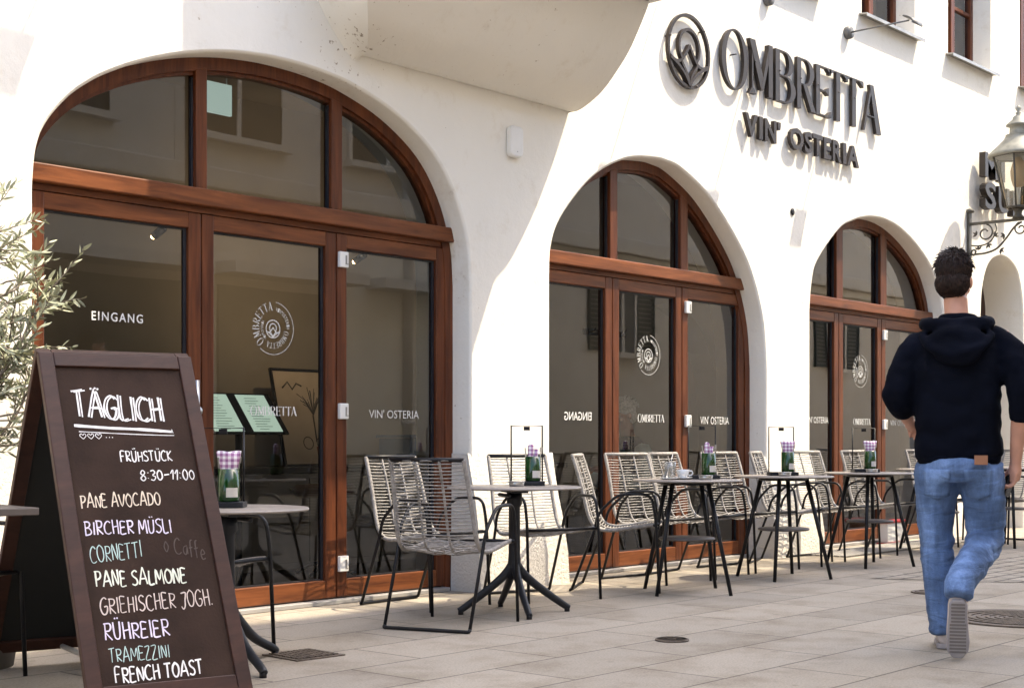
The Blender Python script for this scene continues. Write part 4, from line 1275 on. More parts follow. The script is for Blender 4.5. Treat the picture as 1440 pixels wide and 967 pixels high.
# ------------------------------------------------------------------ things on the tables
def tray_set(tx, ty, h, where, rz=0.0, ox=0.0, oy=0.0, roll=False):
    t = thing('menu_holder', 'black tray with a thin wire menu frame on ' + where, 'menu holder', (tx + ox, ty + oy, h), rz, 'wire menu frames on the tables')
    mb = MB()
    pts = []
    for sx, sy, a0 in ((1, 1, 0), (-1, 1, 90), (-1, -1, 180), (1, -1, 270)):
        for j in range(6): pts.append((sx * .085 + .02 * math.cos(R(a0 + 18 * j)), sy * .05 + .02 * math.sin(R(a0 + 18 * j))))
    mb.prism(pts, lambda a, b, d: (a, b, d), .001, .026); mb.build('tray', M['anthracite'], t, bevel=.003)
    mb = MB(); mb.tube([(-.092, .04, .02), (-.092, .04, .352), (.092, .04, .352), (.092, .04, .02)], .005, 6); mb.build('wire_frame', M['black_metal'], t)
    mb = MB(); mb.box(-.018, .018, .034, .046, .325, .3480); mb.build('clip', M['black_metal'], t)
    Mw = Matrix.Translation((tx + ox, ty + oy, h)) @ Matrix.Rotation(rz, 4, 'Z')
    pz = Mw @ Vector((.035, -.012, .027))
    p = thing('cutlery_pot', 'cut green bottle used as cutlery pot on ' + where, 'pot', pz, rz, 'green bottle pots')
    mb = MB(); mb.lathe([(0, 0), (.043, 0), (.0465, .006), (.0465, .144), (.044, .144), (.043, .012), (0, .010)], n=28); mb.build('bottle', M['bottle'], p)
    mb = MB()
    n = 8
    mb.add([(.0470 * math.cos(R(-95 + 70 * j / n)), .0470 * math.sin(R(-95 + 70 * j / n)), z) for z in (.02, .062) for j in range(n + 1)], [(j, j + 1, n + 2 + j, n + 1 + j) for j in range(n)], True)
    mb.build('paper_label', M['label_paper'], p)
    cl = thing('napkin', 'purple checked napkin standing in the bottle on ' + where, 'napkin', Mw @ Vector((.035, -.012, .165)), rz, 'checked napkins')
    mb = MB()
    if roll:
        mb.tube([(-.012, 0, -.10), (-.013, 0, 0), (-.012, 0, .065), (-.010, 0, .078)], [.016, .017, .018, .010], 12)
        mb.tube([(.016, .006, -.10), (.018, .008, 0), (.02, .008, .05)], [.012, .012, .013], 10)
    else:
        n = 20; vs_ = []
        for (z, a, b) in ((-.09, .034, .022), (0, .036, .024), (.03, .044, .020), (.06, .052, .016), (.082, .056, .012), (.080, .050, .008), (.03, .036, .010)):
            for j in range(n):
                an = 2 * PI * j / n
                vs_.append((a * math.cos(an) * (1 + .05 * math.sin(5 * an)), b * math.sin(an) + .004 * math.sin(3 * an + z * 40), z + .005 * math.sin(2 * an) * (z > 0)))
        fs = [(r_ * n + j, r_ * n + (j + 1) % n, (r_ + 1) * n + (j + 1) % n, (r_ + 1) * n + j) for r_ in range(6) for j in range(n)]
        mb.add(vs_, fs, True)
    mb.build('cloth', M['check'], cl)
    cu = thing('cutlery', 'steel fork and knife standing in the bottle on ' + where, 'cutlery', Mw @ Vector((.035, -.012, .04)), rz, 'cutlery in the bottles')
    mb = MB(); mb.box(-.034, -.026, -.008, -.006, 0, .185, Matrix.Rotation(R(-5), 4, 'Y')); mb.build('knife', M['steel'], cu)
    mb = MB(); mb.box(.026, .032, .004, .006, 0, .16, Matrix.Rotation(R(6), 4, 'Y')); mb.box(.022, .036, .0035, .0065, .161, .19, Matrix.Rotation(R(6), 4, 'Y')); mb.build('fork', M['steel'], cu)
def ashtray(x, y, z, where):
    t = thing('ashtray', 'round metal ashtray on ' + where, 'ashtray', (x, y, z), 0, 'ashtrays')
    mb = MB(); mb.lathe([(0, .001), (.042, .001), (.046, .028), (.042, .028), (.038, .008), (0, .007)], n=28); mb.build('bowl', M['steel'], t)
    mb = MB(); mb.lathe([(.0465, .022), (.048, .026), (.0465, .030)], n=28); mb.build('rim', M['zinc'], t)
VIEW = R(-48)
tray_set(T1[0], T1[1], .73, 'the pedestal table by the rough pier', VIEW, .17, .05, True)
tray_set(TB[0], TB[1], .70, 'the table behind the chalkboard', VIEW, .0, .04)
ashtray(T1[0] + .02, T1[1] + .0, .73, 'the pedestal table by the rough pier')
names = ['the table with the coffee cup', 'the table before the second pier', 'the table before the third arch']
for (x, y, a, lab), w_, ox, oy, rl in zip(TS[:3], names, (.16, .02, .02), (-.02, .02, .05), (True, False, False)):
    tray_set(x, y, .74, w_, VIEW + R(4), ox, oy, rl)
ashtray(TS[0][0] - .02, TS[0][1] - .16, .74, 'the table with the coffee cup')
ashtray(TS[1][0] - .12, TS[1][1] - .08, .74, 'the table before the second pier')
ashtray(TS[2][0] - .12, TS[2][1] - .08, .74, 'the table before the third arch')
x, y = TS[0][0] - .13, TS[0][1] + .05
t = thing('coffee_glass', 'tall glass of milky coffee on a white saucer on the nearest four legged table', 'glass', (x, y, .74))
mb = MB(); mb.lathe([(0, .001), (.04, .001), (.065, .012), (.064, .015), (.03, .006), (0, .006)], n=28); mb.build('saucer', M['ceramic'], t)
mb = MB(); mb.lathe([(0, .008), (.036, .008), (.046, .115), (.0445, .115), (.035, .013), (0, .012)], n=24); mb.build('tumbler', M['clear_glass'], t)
mb = MB(); mb.lathe([(0, .0125), (.0345, .0135), (.0395, .062), (0, .063)], n=24); mb.build('coffee', M['coffee'], t)
mb = MB(); mb.lathe([(0, .0632), (.0396, .0632), (.0425, .096), (.03, .099), (0, .097)], n=24); mb.build('milk_foam', M['ceramic'], t)
mb = MB(); mb.tube([(.0, 0, .08), (.055, .01, .165)], .0026, 6); mb.build('spoon', M['steel'], t)
t = thing('coffee_cup', 'white coffee cup with a handle beside the milk coffee glass', 'cup', (TS[0][0] - .02, TS[0][1] + .02, .74), R(-50))
mb = MB(); mb.lathe([(0, .001), (.035, .001), (.065, .012), (.064, .015), (.03, .006), (0, .006)], n=28); mb.build('saucer', M['ceramic'], t)
mb = MB(); mb.lathe([(0, .008), (.024, .008), (.040, .035), (.043, .065), (.0405, .065), (.037, .035), (0, .014)], n=24); mb.build('bowl', M['ceramic'], t)
mb = MB(); mb.tube([(.040, 0, .055), (.060, 0, .055), (.066, 0, .042), (.058, 0, .028), (.038, 0, .026)], .005, 8); mb.build('handle', M['ceramic'], t)
rb = thing('notice_box', 'small white box with a red rim on the ground under the third arch', 'box', (13.05, .0, 0))
mb = MB(); mb.box(-.17, .17, -.05, .05, .012, .20); mb.build('box_body', M['white_plastic'], rb, bevel=.008)
mb = MB(); mb.box(-.19, .19, -.058, .058, .201, .225); mb.build('lid_rim', M['red'], rb, bevel=.004)
mb = MB(); mb.box(-.19, .19, -.058, .058, .0, .0115); mb.build('base_rim', M['red'], rb)

# ------------------------------------------------------------------ chalkboard
BU = Vector((.9653, -.261, 0)); BW = .56; BL_ = Vector((3.438, -2.217, 0)) - BU * BW
BV = Vector((.1723, .637, 1.335)); BLEN = BV.length; BV = BV.normalized()
BN = BU.cross(BV).normalized()    # out of the front face, towards the street
if BN.y > 0: BN = -BN
ab = thing('chalkboard', 'brown wooden folding chalkboard listing the daily breakfast menu', 'chalkboard', BL_ + BU * BW / 2 + Vector((.17, .637, 0)))
org = ab.location.copy()
def bd(u, v, d): return BL_ + BU * u + BV * v + BN * d - org
def slab(mb, u0, u1, v0, v1, d0, d1, fn=bd):
    p = [fn(u, v, d) for d in (d0, d1) for v in (v0, v1) for u in (u0, u1)]
    mb.add(p, [(0, 2, 3, 1), (4, 5, 7, 6), (0, 1, 5, 4), (2, 6, 7, 3), (0, 4, 6, 2), (1, 3, 7, 5)])
def frame_parts(fn, tag_, L_):
    for (u0, u1, v0, v1, nm) in ((-.03, .028, 0, L_, 'frame_stile'), (BW - .028, BW + .03, 0, L_, 'frame_stile'), (.028, BW - .028, L_ - .06, L_ - .001, 'frame_rail'), (.028, BW - .028, .075, .135, 'frame_rail')):
        mb = MB(); slab(mb, u0, u1, v0, v1, -.02 if 'stile' in nm else -.018, .012 if 'stile' in nm else .011, fn)
        mb.build(nm, M['dark_wood'], ab, bevel=.004)
frame_parts(bd, 'front', BLEN)
mb = MB(); slab(mb, .0281, BW - .0281, .1351, BLEN - .0601, -.008, .0); mb.build('writing_panel', M['board'], ab)
mb = MB(); slab(mb, .0281, BW - .0281, .1351, BLEN - .0601, -.014, -.0085); mb.build('panel_back', M['board_back'], ab)
# rear leaf
TOPL = BL_ + BV * BLEN
CV = Vector((.215, .80, -1.335)); CL = CV.length; CV = CV.normalized()
CN = BU.cross(CV).normalized()
if CN.y < 0: CN = -CN
def bk(u, v, d): return TOPL + CN * .03 + BU * u + CV * (CL - v) + CN * d - org
frame_parts(bk, 'rear', CL)
mb = MB(); slab(mb, .0281, BW - .0281, .1351, CL - .0601, -.006, .004, bk); mb.build('rear_panel', M['board_back'], ab)
for u in (.0, BW):
    mb = MB(); mb.tube([bd(u, BLEN - .05, -.012), bk(u, CL - .05, .0)], .012, 10); mb.build('hinge', M['steel'], ab)
mb = MB(); mb.tube([bd(.30, .10, -.03), bk(.30, .10, -.03)], .012, 8); mb.build('spreader_bar', M['label_paper'], ab)

# single-stroke hand lettering
SF = {
 'A': ([(0, 0), (.38, 1), (.5, 1), (.8, 0)], [(.12, .36), (.72, .40)]), 'B': ([(.08, 0), (.1, 1)], [(0, .98), (.45, .95), (.6, .78), (.45, .58), (.1, .52), (.5, .48), (.68, .25), (.5, .04), (0, 0)]),
 'C': ([(.68, .86), (.45, 1), (.15, .82), (.02, .45), (.15, .1), (.45, 0), (.7, .12)],), 'D': ([(.08, 0), (.1, 1)], [(0, .98), (.45, .92), (.7, .55), (.55, .15), (0, 0)]),
 'E': ([(.58, .97), (.08, 1), (.06, .5), (.05, 0), (.6, .03)], [(.08, .52), (.48, .54)]), 'F': ([(.1, 0), (.1, 1), (.62, 1.02)], [(.1, .55), (.5, .57)]),
 'G': ([(.7, .86), (.45, 1), (.12, .8), (.02, .4), (.2, .05), (.5, 0), (.7, .2), (.7, .45), (.42, .44)],), 'H': ([(.08, 0), (.1, 1)], [(.62, 0), (.64, 1)], [(.1, .5), (.62, .54)]),
 'I': ([(.12, 0), (.14, 1)],), 'J': ([(.1, .98), (.6, 1), (.5, .5), (.42, .1), (.22, -.08), (.02, .1)],), 'K': ([(.08, 0), (.1, 1)], [(.6, 1), (.1, .45), (.64, 0)]),
 'L': ([(.1, 1), (.08, .02), (.58, .04)],), 'M': ([(0, 0), (.12, 1), (.42, .3), (.74, 1), (.84, 0)],), 'N': ([(.05, 0), (.1, 1), (.58, .02), (.64, 1)],),
 'O': ([(.38, 1), (.1, .82), (.02, .42), (.2, .05), (.48, .02), (.7, .35), (.66, .78), (.38, 1), (.3, .98)],), 'P': ([(.1, 0), (.1, 1)], [(0, .97), (.5, .95), (.62, .72), (.46, .5), (.1, .45)]),
 'R': ([(.1, 0), (.1, 1)], [(0, .97), (.5, .95), (.62, .74), (.46, .52), (.1, .48), (.64, 0)]), 'S': ([(.62, .9), (.4, 1), (.12, .86), (.18, .62), (.52, .42), (.58, .16), (.32, 0), (.02, .1)],),
 'T': ([(-.04, .98), (.68, 1.02)], [(.32, 1), (.3, 0)]), 'U': ([(.06, 1), (.06, .3), (.2, .02), (.46, .04), (.6, .3), (.64, 1)],), 'V': ([(0, 1), (.34, 0), (.7, 1.02)],),
 'Z': ([(.04, .98), (.62, 1), (.04, .02), (.66, 0)],), '8': ([(.34, .52), (.1, .72), (.3, 1), (.54, .8), (.34, .52), (.06, .22), (.3, 0), (.58, .24), (.34, .52)],),
 '3': ([(.06, .92), (.36, 1), (.5, .76), (.24, .54), (.54, .34), (.34, .02), (.02, .1)],), '0': ([(.3, 1), (.06, .7), (.08, .25), (.3, 0), (.54, .3), (.5, .78), (.3, 1)],),
 '1': ([(.0, .62), (.3, 1), (.2, 0)],), '-': ([(.08, .46), (.6, .5)],), ':': ([(.1, .66), (.12, .72)], [(.08, .14), (.1, .2)]), '.': ([(.05, .0), (.1, .05)],), ' ': (),
 'o': ([(.3, .6), (.05, .3), (.28, 0), (.52, .3), (.3, .6)],), 'f': ([(.4, 1), (.2, .9), (.16, 0)], [(0, .55), (.4, .58)]), 'a': ([(.5, .55), (.15, .5), (.05, .2), (.3, .05), (.5, .5), (.5, .05)],), 'e': ([(.05, .3), (.48, .36), (.3, .6), (.05, .35), (.2, .02), (.5, .1)],),
}
UML = {'Ä': 'A', 'Ü': 'U', 'Ö': 'O'}
hand_i = [0]
def ribbon(mb, pts, wd, lift, fn=bd):
    wd *= 1.08
    P = catmull(pts, 4) if len(pts) > 2 else [tuple(Vector(pts[0]).lerp(Vector(pts[1]), k / 4)) for k in range(5)]
    vs_ = []
    for i, p in enumerate(P):
        a = Vector(P[max(0, i - 1)]); b = Vector(P[min(len(P) - 1, i + 1)])
        t = (b - a); t = t.normalized() if t.length > 1e-7 else Vector((1, 0))
        n_ = Vector((-t.y, t.x)) * wd * .5 * (.8 + .35 * noise.noise(Vector((p[0] * 30, p[1] * 30, hand_i[0] * .37))))
        vs_ += [fn(p[0] + n_.x, p[1] + n_.y, lift), fn(p[0] - n_.x, p[1] - n_.y, lift)]
    mb.add(vs_, [(2 * i, 2 * i + 1, 2 * i + 3, 2 * i + 2) for i in range(len(P) - 1)])
def chalk(txt, u0, u1, va, vb, h, wd, mat, caps=1.0, double=0, seed=0):
    rnd = random.Random(seed + len(txt))
    def adv(c):
        c = UML.get(c, c)
        if c == ' ': return .42
        return max([p[0] for s_ in SF[c] for p in s_] + [.2]) + .17
    first = True; ws = []
    for c in txt: ws.append(adv(c))
    k = (u1 - u0) / (sum(ws) - .17)
    mb = MB(); x = u0
    for c, w in zip(txt, ws):
        t = (x - u0) / (u1 - u0); base = va + (vb - va) * t + rnd.uniform(-.04, .04) * h
        hh = h * rnd.uniform(.94, 1.07); sl = rnd.uniform(.0, .07)
        b = UML.get(c, c)
        strokes = [list(s_) for s_ in SF[b]]
        if c in UML:
            cx_ = .28
            strokes += [[(cx_, 1.16), (cx_ + .03, 1.24)], [(cx_ + .24, 1.18), (cx_ + .27, 1.26)]]
        for s_ in strokes:
            hand_i[0] += 1
            pts = [(x + (p[0] + rnd.uniform(-.02, .02) + sl * p[1]) * k, base + (p[1] + rnd.uniform(-.02, .02)) * hh) for p in s_]
            lift = .0012 + .00012 * (hand_i[0] % 9)
            ribbon(mb, pts, wd, lift)
            for d in range(double):
                ribbon(mb, [(p[0] + .010 * (d + 1), p[1] - .004 * (d + 1)) for p in pts], wd * .8, lift + .00113 * (d + 1))
        x += w * k
    mb.build('chalk_writing', M['chalk_' + mat], ab, recalc=False)
chalk('TÄGLICH', .078, .420, 1.218, 1.195, .105, .0085, 'white', double=1, seed=1)
mb = MB(); ribbon(mb, [(.070, 1.176), (.2, 1.166), (.33, 1.160), (.455, 1.150)], .014, .0013); ribbon(mb, [(.085, 1.150), (.25, 1.141), (.40, 1.135), (.462, 1.134)], .004, .0013)
ribbon(mb, [(.455, 1.160), (.459, 1.143)], .004, .0026)
for j in range(3):
    cx_, cz_ = .098 + j * .030, 1.118
    ribbon(mb, [(cx_, cz_), (cx_ - .012, cz_ + .014), (cx_ - .006, cz_ + .023), (cx_, cz_ + .016), (cx_ + .006, cz_ + .023), (cx_ + .012, cz_ + .014), (cx_, cz_)], .003, .0014 + j * .0001)
for j in range(3): ribbon(mb, [(.186 + j * .012, 1.125), (.190 + j * .012, 1.125)], .004, .0014)
mb.build('chalk_underline', M['chalk_white'], ab, recalc=False)
chalk('FRÜHSTÜCK', .228, .436, 1.020, 1.024, .044, .0058, 'white', seed=2)
chalk('8:30-11:00', .295, .513, .940, .942, .042, .0058, 'white', seed=3)
chalk('PANE AVOCADO', .050, .358, .830, .836, .052, .0058, 'warm', seed=4)
chalk('BIRCHER MÜSLI', .050, .384, .722, .720, .054, .0058, 'lilac', seed=5)
chalk('CORNETTI', .055, .252, .610, .626, .064, .0042, 'mint', seed=6)
chalk('PANE SALMONE', .060, .408, .516, .512, .058, .0070, 'pale', seed=7)
chalk('GRIEHISCHER JOGH.', .064, .497, .408, .418, .062, .0052, 'pink', seed=8)
chalk('RÜHREIER', .064, .307, .309, .306, .062, .0066, 'lilac', seed=9)
chalk('TRAMEZZINI', .070, .294, .223, .226, .050, .0040, 'mint', seed=10)
chalk('FRENCH TOAST', .078, .410, .145, .152, .054, .0070, 'white', seed=11)
chalk('o Caffe'.replace('C', 'C'), .34, .50, .640, .600, .07, .005, 'ghost', seed=12)

# ------------------------------------------------------------------ olive tree
def olive():
    t = thing('olive_tree', 'silvery olive tree reaching in from the left edge beside the entrance', 'tree', (3.28, -.50, 0))
    rnd = random.Random(21)
    tr = MB(); tr.tube(catmull([(0, 0, .42), (.02, .01, .7), (-.02, 0, 1.0), (.01, .02, 1.25)], 5), [.032 - .0007 * i for i in range(16)], 10)
    tr.build('trunk', M['bark'], t)
    br = MB(); lv = MB(); hv = MB()
    tips = []
    def leaf(p, d, l, mbx):
        d = d.normalized(); s_ = d.cross(Vector((rnd.uniform(-1, 1), rnd.uniform(-1, 1), rnd.uniform(-1, 1)))).normalized(); n_ = d.cross(s_)
        w = l * rnd.uniform(.085, .125); c_ = rnd.uniform(-.08, .12)
        P = [p, p + d * l * .3 + s_ * w + n_ * c_ * l * .5, p + d * l * .7 + s_ * w * .8 + n_ * c_ * l, p + d * l + n_ * c_ * l * .4, p + d * l * .7 - s_ * w * .8 + n_ * c_ * l, p + d * l * .3 - s_ * w + n_ * c_ * l * .5]
        mbx.add(P, [(0, 1, 2, 3), (0, 3, 4, 5)], True)
    def twig(p0, d, l):
        n = 9; pts = [p0]; d = d.normalized()
        for i in range(n):
            d = (d + Vector((rnd.uniform(-.18, .18), rnd.uniform(-.18, .18), rnd.uniform(-.16, .14)))).normalized()
            pts.append(pts[-1] + d * l / n)
        br.tube(pts, [.0045 * (1 - .8 * i / n) for i in range(n + 1)], 5, cap=False)
        for i in range(1, n + 1):
            for r_ in range(2):
                a = (pts[i] - pts[i - 1]).normalized()
                o_ = a.orthogonal().normalized(); o_.rotate(Matrix.Rotation(rnd.uniform(0, 6.28), 3, a))
                leaf(pts[i].lerp(pts[i - 1], rnd.random()), a * rnd.uniform(.5, 1.0) + o_ * .7, rnd.uniform(.042, .072), lv)
    for k in range(9):
        az = rnd.uniform(PI * .6, PI * 1.4) if k > 3 else rnd.uniform(-.5, .6); el = rnd.uniform(.2, 1.1)
        d = Vector((math.cos(az) * math.cos(el), math.sin(az) * math.cos(el) * .6, math.sin(el)))
        p0 = Vector((0, 0, rnd.uniform(.85, 1.25)))
        pts = [p0]; L_ = rnd.uniform(.35, .6)
        for i in range(8):
            d = (d + Vector((rnd.uniform(-.12, .16), rnd.uniform(-.12, .12), rnd.uniform(-.05, .16)))).normalized()
            pts.append(pts[-1] + d * L_ / 8)
        br.tube(pts, [.012 * (1 - .75 * i / 8) for i in range(9)], 6, cap=False)
        for i in range(2, 9):
            for r_ in range(1 + (k % 2)):
                dd = d + Vector((rnd.uniform(-.9, .9), rnd.uniform(-.9, .7), rnd.uniform(-.55, .8)))
                twig(pts[i], dd, rnd.uniform(.16, .34))
    # the sprays that hang in front of the door
    for (z, x_, dx, dz, l) in (  # height, start, direction, length
        (1.66, .25, 1, .35, .36), (1.50, .26, 1, .28, .40), (1.42, .25, 1, .0, .42), (1.36, .22, 1, -.02, .40), (1.62, .2, .8, .7, .42), (1.75, .10, .6, .9, .42), (1.12, .22, 1, .15, .30), (1.05, .2, 1, .0, .30), (1.0, .24, 1, .1, .3), (1.9, .05, .6, .8, .3), (1.25, .1, 1, -.1, .3), (1.55, .12, 1, .2, .3),
        (1.75, -.02, .5, .5, .36), (1.6, -.02, .8, .3, .36), (1.45, 0, .7, .4, .36), (1.3, 0, .8, .1, .36), (1.15, .02, .8, .2, .36), (1.02, .02, .9, -.1, .36), (1.4, .06, .6, -.3, .3), (.95, .05, .8, .2, .3), (1.85, -.05, .3, .8, .3),
        (1.95, .06, .6, .7, .36), (1.88, .10, 1, .35, .36), (1.80, .14, 1, .1, .34), (2.02, -.04, .3, .9, .32), (1.78, .16, 1, .3, .32)):
        for r_ in range(2):
            l *= .8
            p0 = Vector((x_ - .06 + rnd.uniform(-.05, .05), rnd.uniform(-.08, .05), z + rnd.uniform(-.05, .05)))
            br.tube([Vector((0, 0, min(1.25, z - .15))), p0 * .5 + Vector((0, 0, z * .5 - .02)), p0], [.008, .006, .004], 5, cap=False)
            twig(p0, Vector((dx, rnd.uniform(-.25, .15), dz)), l)
    br.build('branches', M['bark'], t)
    lv.build('crown', M['leaf'], t, recalc=False)
    p = thing('planter', 'grey round planter holding the olive tree by the entrance', 'planter', (3.28, -.50, 0))
    mb = MB(); mb.lathe([(0, .001), (.17, .001), (.24, .44), (.25, .46), (.235, .47), (.22, .43), (.20, .40)], n=32); mb.build('pot', M['terracotta'], p)
    mb = MB(); mb.lathe([(0, .41), (.21, .405)], n=32); mb.build('soil', M['soil'], p)
olive()

# ------------------------------------------------------------------ people
def rings(mb, lst, n=24, pw=2.0):
    vs_ = []
    for (cx_, cy_, z, rx, ry) in lst:
        for k in range(n):
            a = 2 * PI * k / n; c_, s_ = math.cos(a), math.sin(a)
            e = 2 / pw
            vs_.append((cx_ + rx * math.copysign(abs(c_) ** e, c_), cy_ + ry * math.copysign(abs(s_) ** e, s_), z))
    fs = [(i * n + k, i * n + (k + 1) % n, (i + 1) * n + (k + 1) % n, (i + 1) * n + k) for i in range(len(lst) - 1) for k in range(n)]
    fs += [tuple(range(n))[::-1], tuple((len(lst) - 1) * n + k for k in range(n))]
    return mb.add(vs_, fs, True)
def limb(mb, pts, rad, n=16, sub=5):
    P = catmull([tuple(p) + (r,) for p, r in zip(pts, rad)], sub)
    return mb.tube([p[:3] for p in P], [p[3] for p in P], n)
def ball(mb, c_, r3, n=18, Mx=None):
    rx, ry, rz = r3
    prof = [(math.sin(PI * i / 12), -math.cos(PI * i / 12)) for i in range(13)]
    c_ = Vector(c_); vs_ = []
    for (r_, z) in prof:
        for k in range(n):
            q = Vector((rx * max(r_, 1e-4) * math.cos(2 * PI * k / n), ry * max(r_, 1e-4) * math.sin(2 * PI * k / n), rz * z))
            if Mx: q = Mx @ q
            vs_.append(c_ + q)
    fs = [(i * n + k, i * n + (k + 1) % n, (i + 1) * n + (k + 1) % n, (i + 1) * n + k) for i in range(12) for k in range(n)]
    fs += [tuple(range(n))[::-1], tuple(12 * n + k for k in range(n))]
    return mb.add(vs_, fs, True)
def merged(mb, name, mat, parent, voxel=.012, smooth=4, wr=None):
    o = mb.build(name, mat, parent)
    m = o.modifiers.new('r', 'REMESH'); m.mode = 'VOXEL'; m.voxel_size = voxel; m.use_smooth_shade = True
    m2 = o.modifiers.new('s', 'SMOOTH'); m2.factor = .5; m2.iterations = smooth
    dg = bpy.context.evaluated_depsgraph_get()
    me = bpy.data.meshes.new_from_object(o.evaluated_get(dg))
    o.modifiers.clear(); o.data = me; me.name = name
    if wr:
        me.calc_loop_triangles()
        nr = [v.normal.copy() for v in me.vertices]
        for v, n_ in zip(me.vertices, nr): v.co += n_ * wr(v.co)
    for p in me.polygons: p.use_smooth = True
    if not me.materials: me.materials.append(mat)
    return o
def hand(mb, w, d, side, up, s=1.0, curl=.6, thumb=1):
    """w wrist, d direction of the hand, side towards the thumb, up = back of the hand"""
    w, d, side, up = (Vector(q) for q in (w, d, side, up)); d.normalize(); side = (side - d * side.dot(d)).normalized(); up = d.cross(side) if d.cross(side).dot(up) > 0 else -d.cross(side)
    limb(mb, [w, w + d * .045 * s, w + d * .088 * s], [.026 * s, .030 * s, .026 * s], 12, 3)
    ball(mb, w + d * .055 * s, (.040 * s, .040 * s, .018 * s), 14, Matrix((d, side, up)).transposed().to_4x4())
    for i, (o_, l) in enumerate(((.030, .078), (.010, .086), (-.010, .080), (-.029, .062))):
        b0 = w + d * .080 * s + side * o_ * s; c1 = curl * (1 + .12 * i)
        p1 = b0 + (d * math.cos(c1 * .5) - up * math.sin(c1 * .5)) * l * .42 * s
        p2 = p1 + (d * math.cos(c1 * 1.3) - up * math.sin(c1 * 1.3)) * l * .33 * s
        p3 = p2 + (d * math.cos(c1 * 2.0) - up * math.sin(c1 * 2.0)) * l * .28 * s
        mb.tube([w + d * .045 * s + side * o_ * .7 * s, b0, p1, p2, p3], [.011 * s, .0105 * s, .0095 * s, .0088 * s, .007 * s], 10)
    b0 = w + d * .022 * s + side * .022 * s * thumb
    mb.tube([w + d * .015 * s, b0, b0 + (d * .7 + side * .7 * thumb - up * .25) * .040 * s, b0 + (d * .9 + side * .55 * thumb - up * .55) * .072 * s], [.015 * s, .014 * s, .0115 * s, .009 * s], 10)
def head(mb, c_, f, s=1.0, M3=None):
    """face along +Y before M3"""
    c_ = Vector(c_); T_ = lambda v: c_ + ((M3 @ Vector(v)) if M3 else Vector(v)) * s
    Mx = (M3.to_4x4() if M3 else None)
    ball(mb, T_((0, -.012, .02)), (.077 * s, .097 * s, .105 * s), 20, Mx)
    ball(mb, T_((0, .02, -.045)), (.060 * s, .075 * s, .080 * s), 18, Mx)
    ball(mb, T_((0, .062, -.092)), (.030 * s, .026 * s, .022 * s), 12, Mx)          # chin
    mb.tube([T_((0, .085, .015)), T_((0, .102, -.018)), T_((0, .112, -.035)), T_((0, .092, -.046))], [.009 * s, .012 * s, .015 * s, .012 * s], 10)   # nose
    ball(mb, T_((0, .088, -.068)), (.026 * s, .010 * s, .0065 * s), 12, Mx); ball(mb, T_((0, .086, -.080)), (.022 * s, .010 * s, .007 * s), 12, Mx)
    mb.tube([T_((-.045, .080, .028)), T_((-.02, .092, .033)), T_((.02, .092, .033)), T_((.045, .080, .028))], .009 * s, 8)       # brow
    for sx in (-1, 1):
        ball(mb, T_((sx * .079, -.008, -.012)), (.010 * s, .019 * s, .031 * s), 12, Mx)       # ear
        ball(mb, T_((sx * .042, .064, -.030)), (.024 * s, .02 * s, .022 * s), 12, Mx)          # cheek

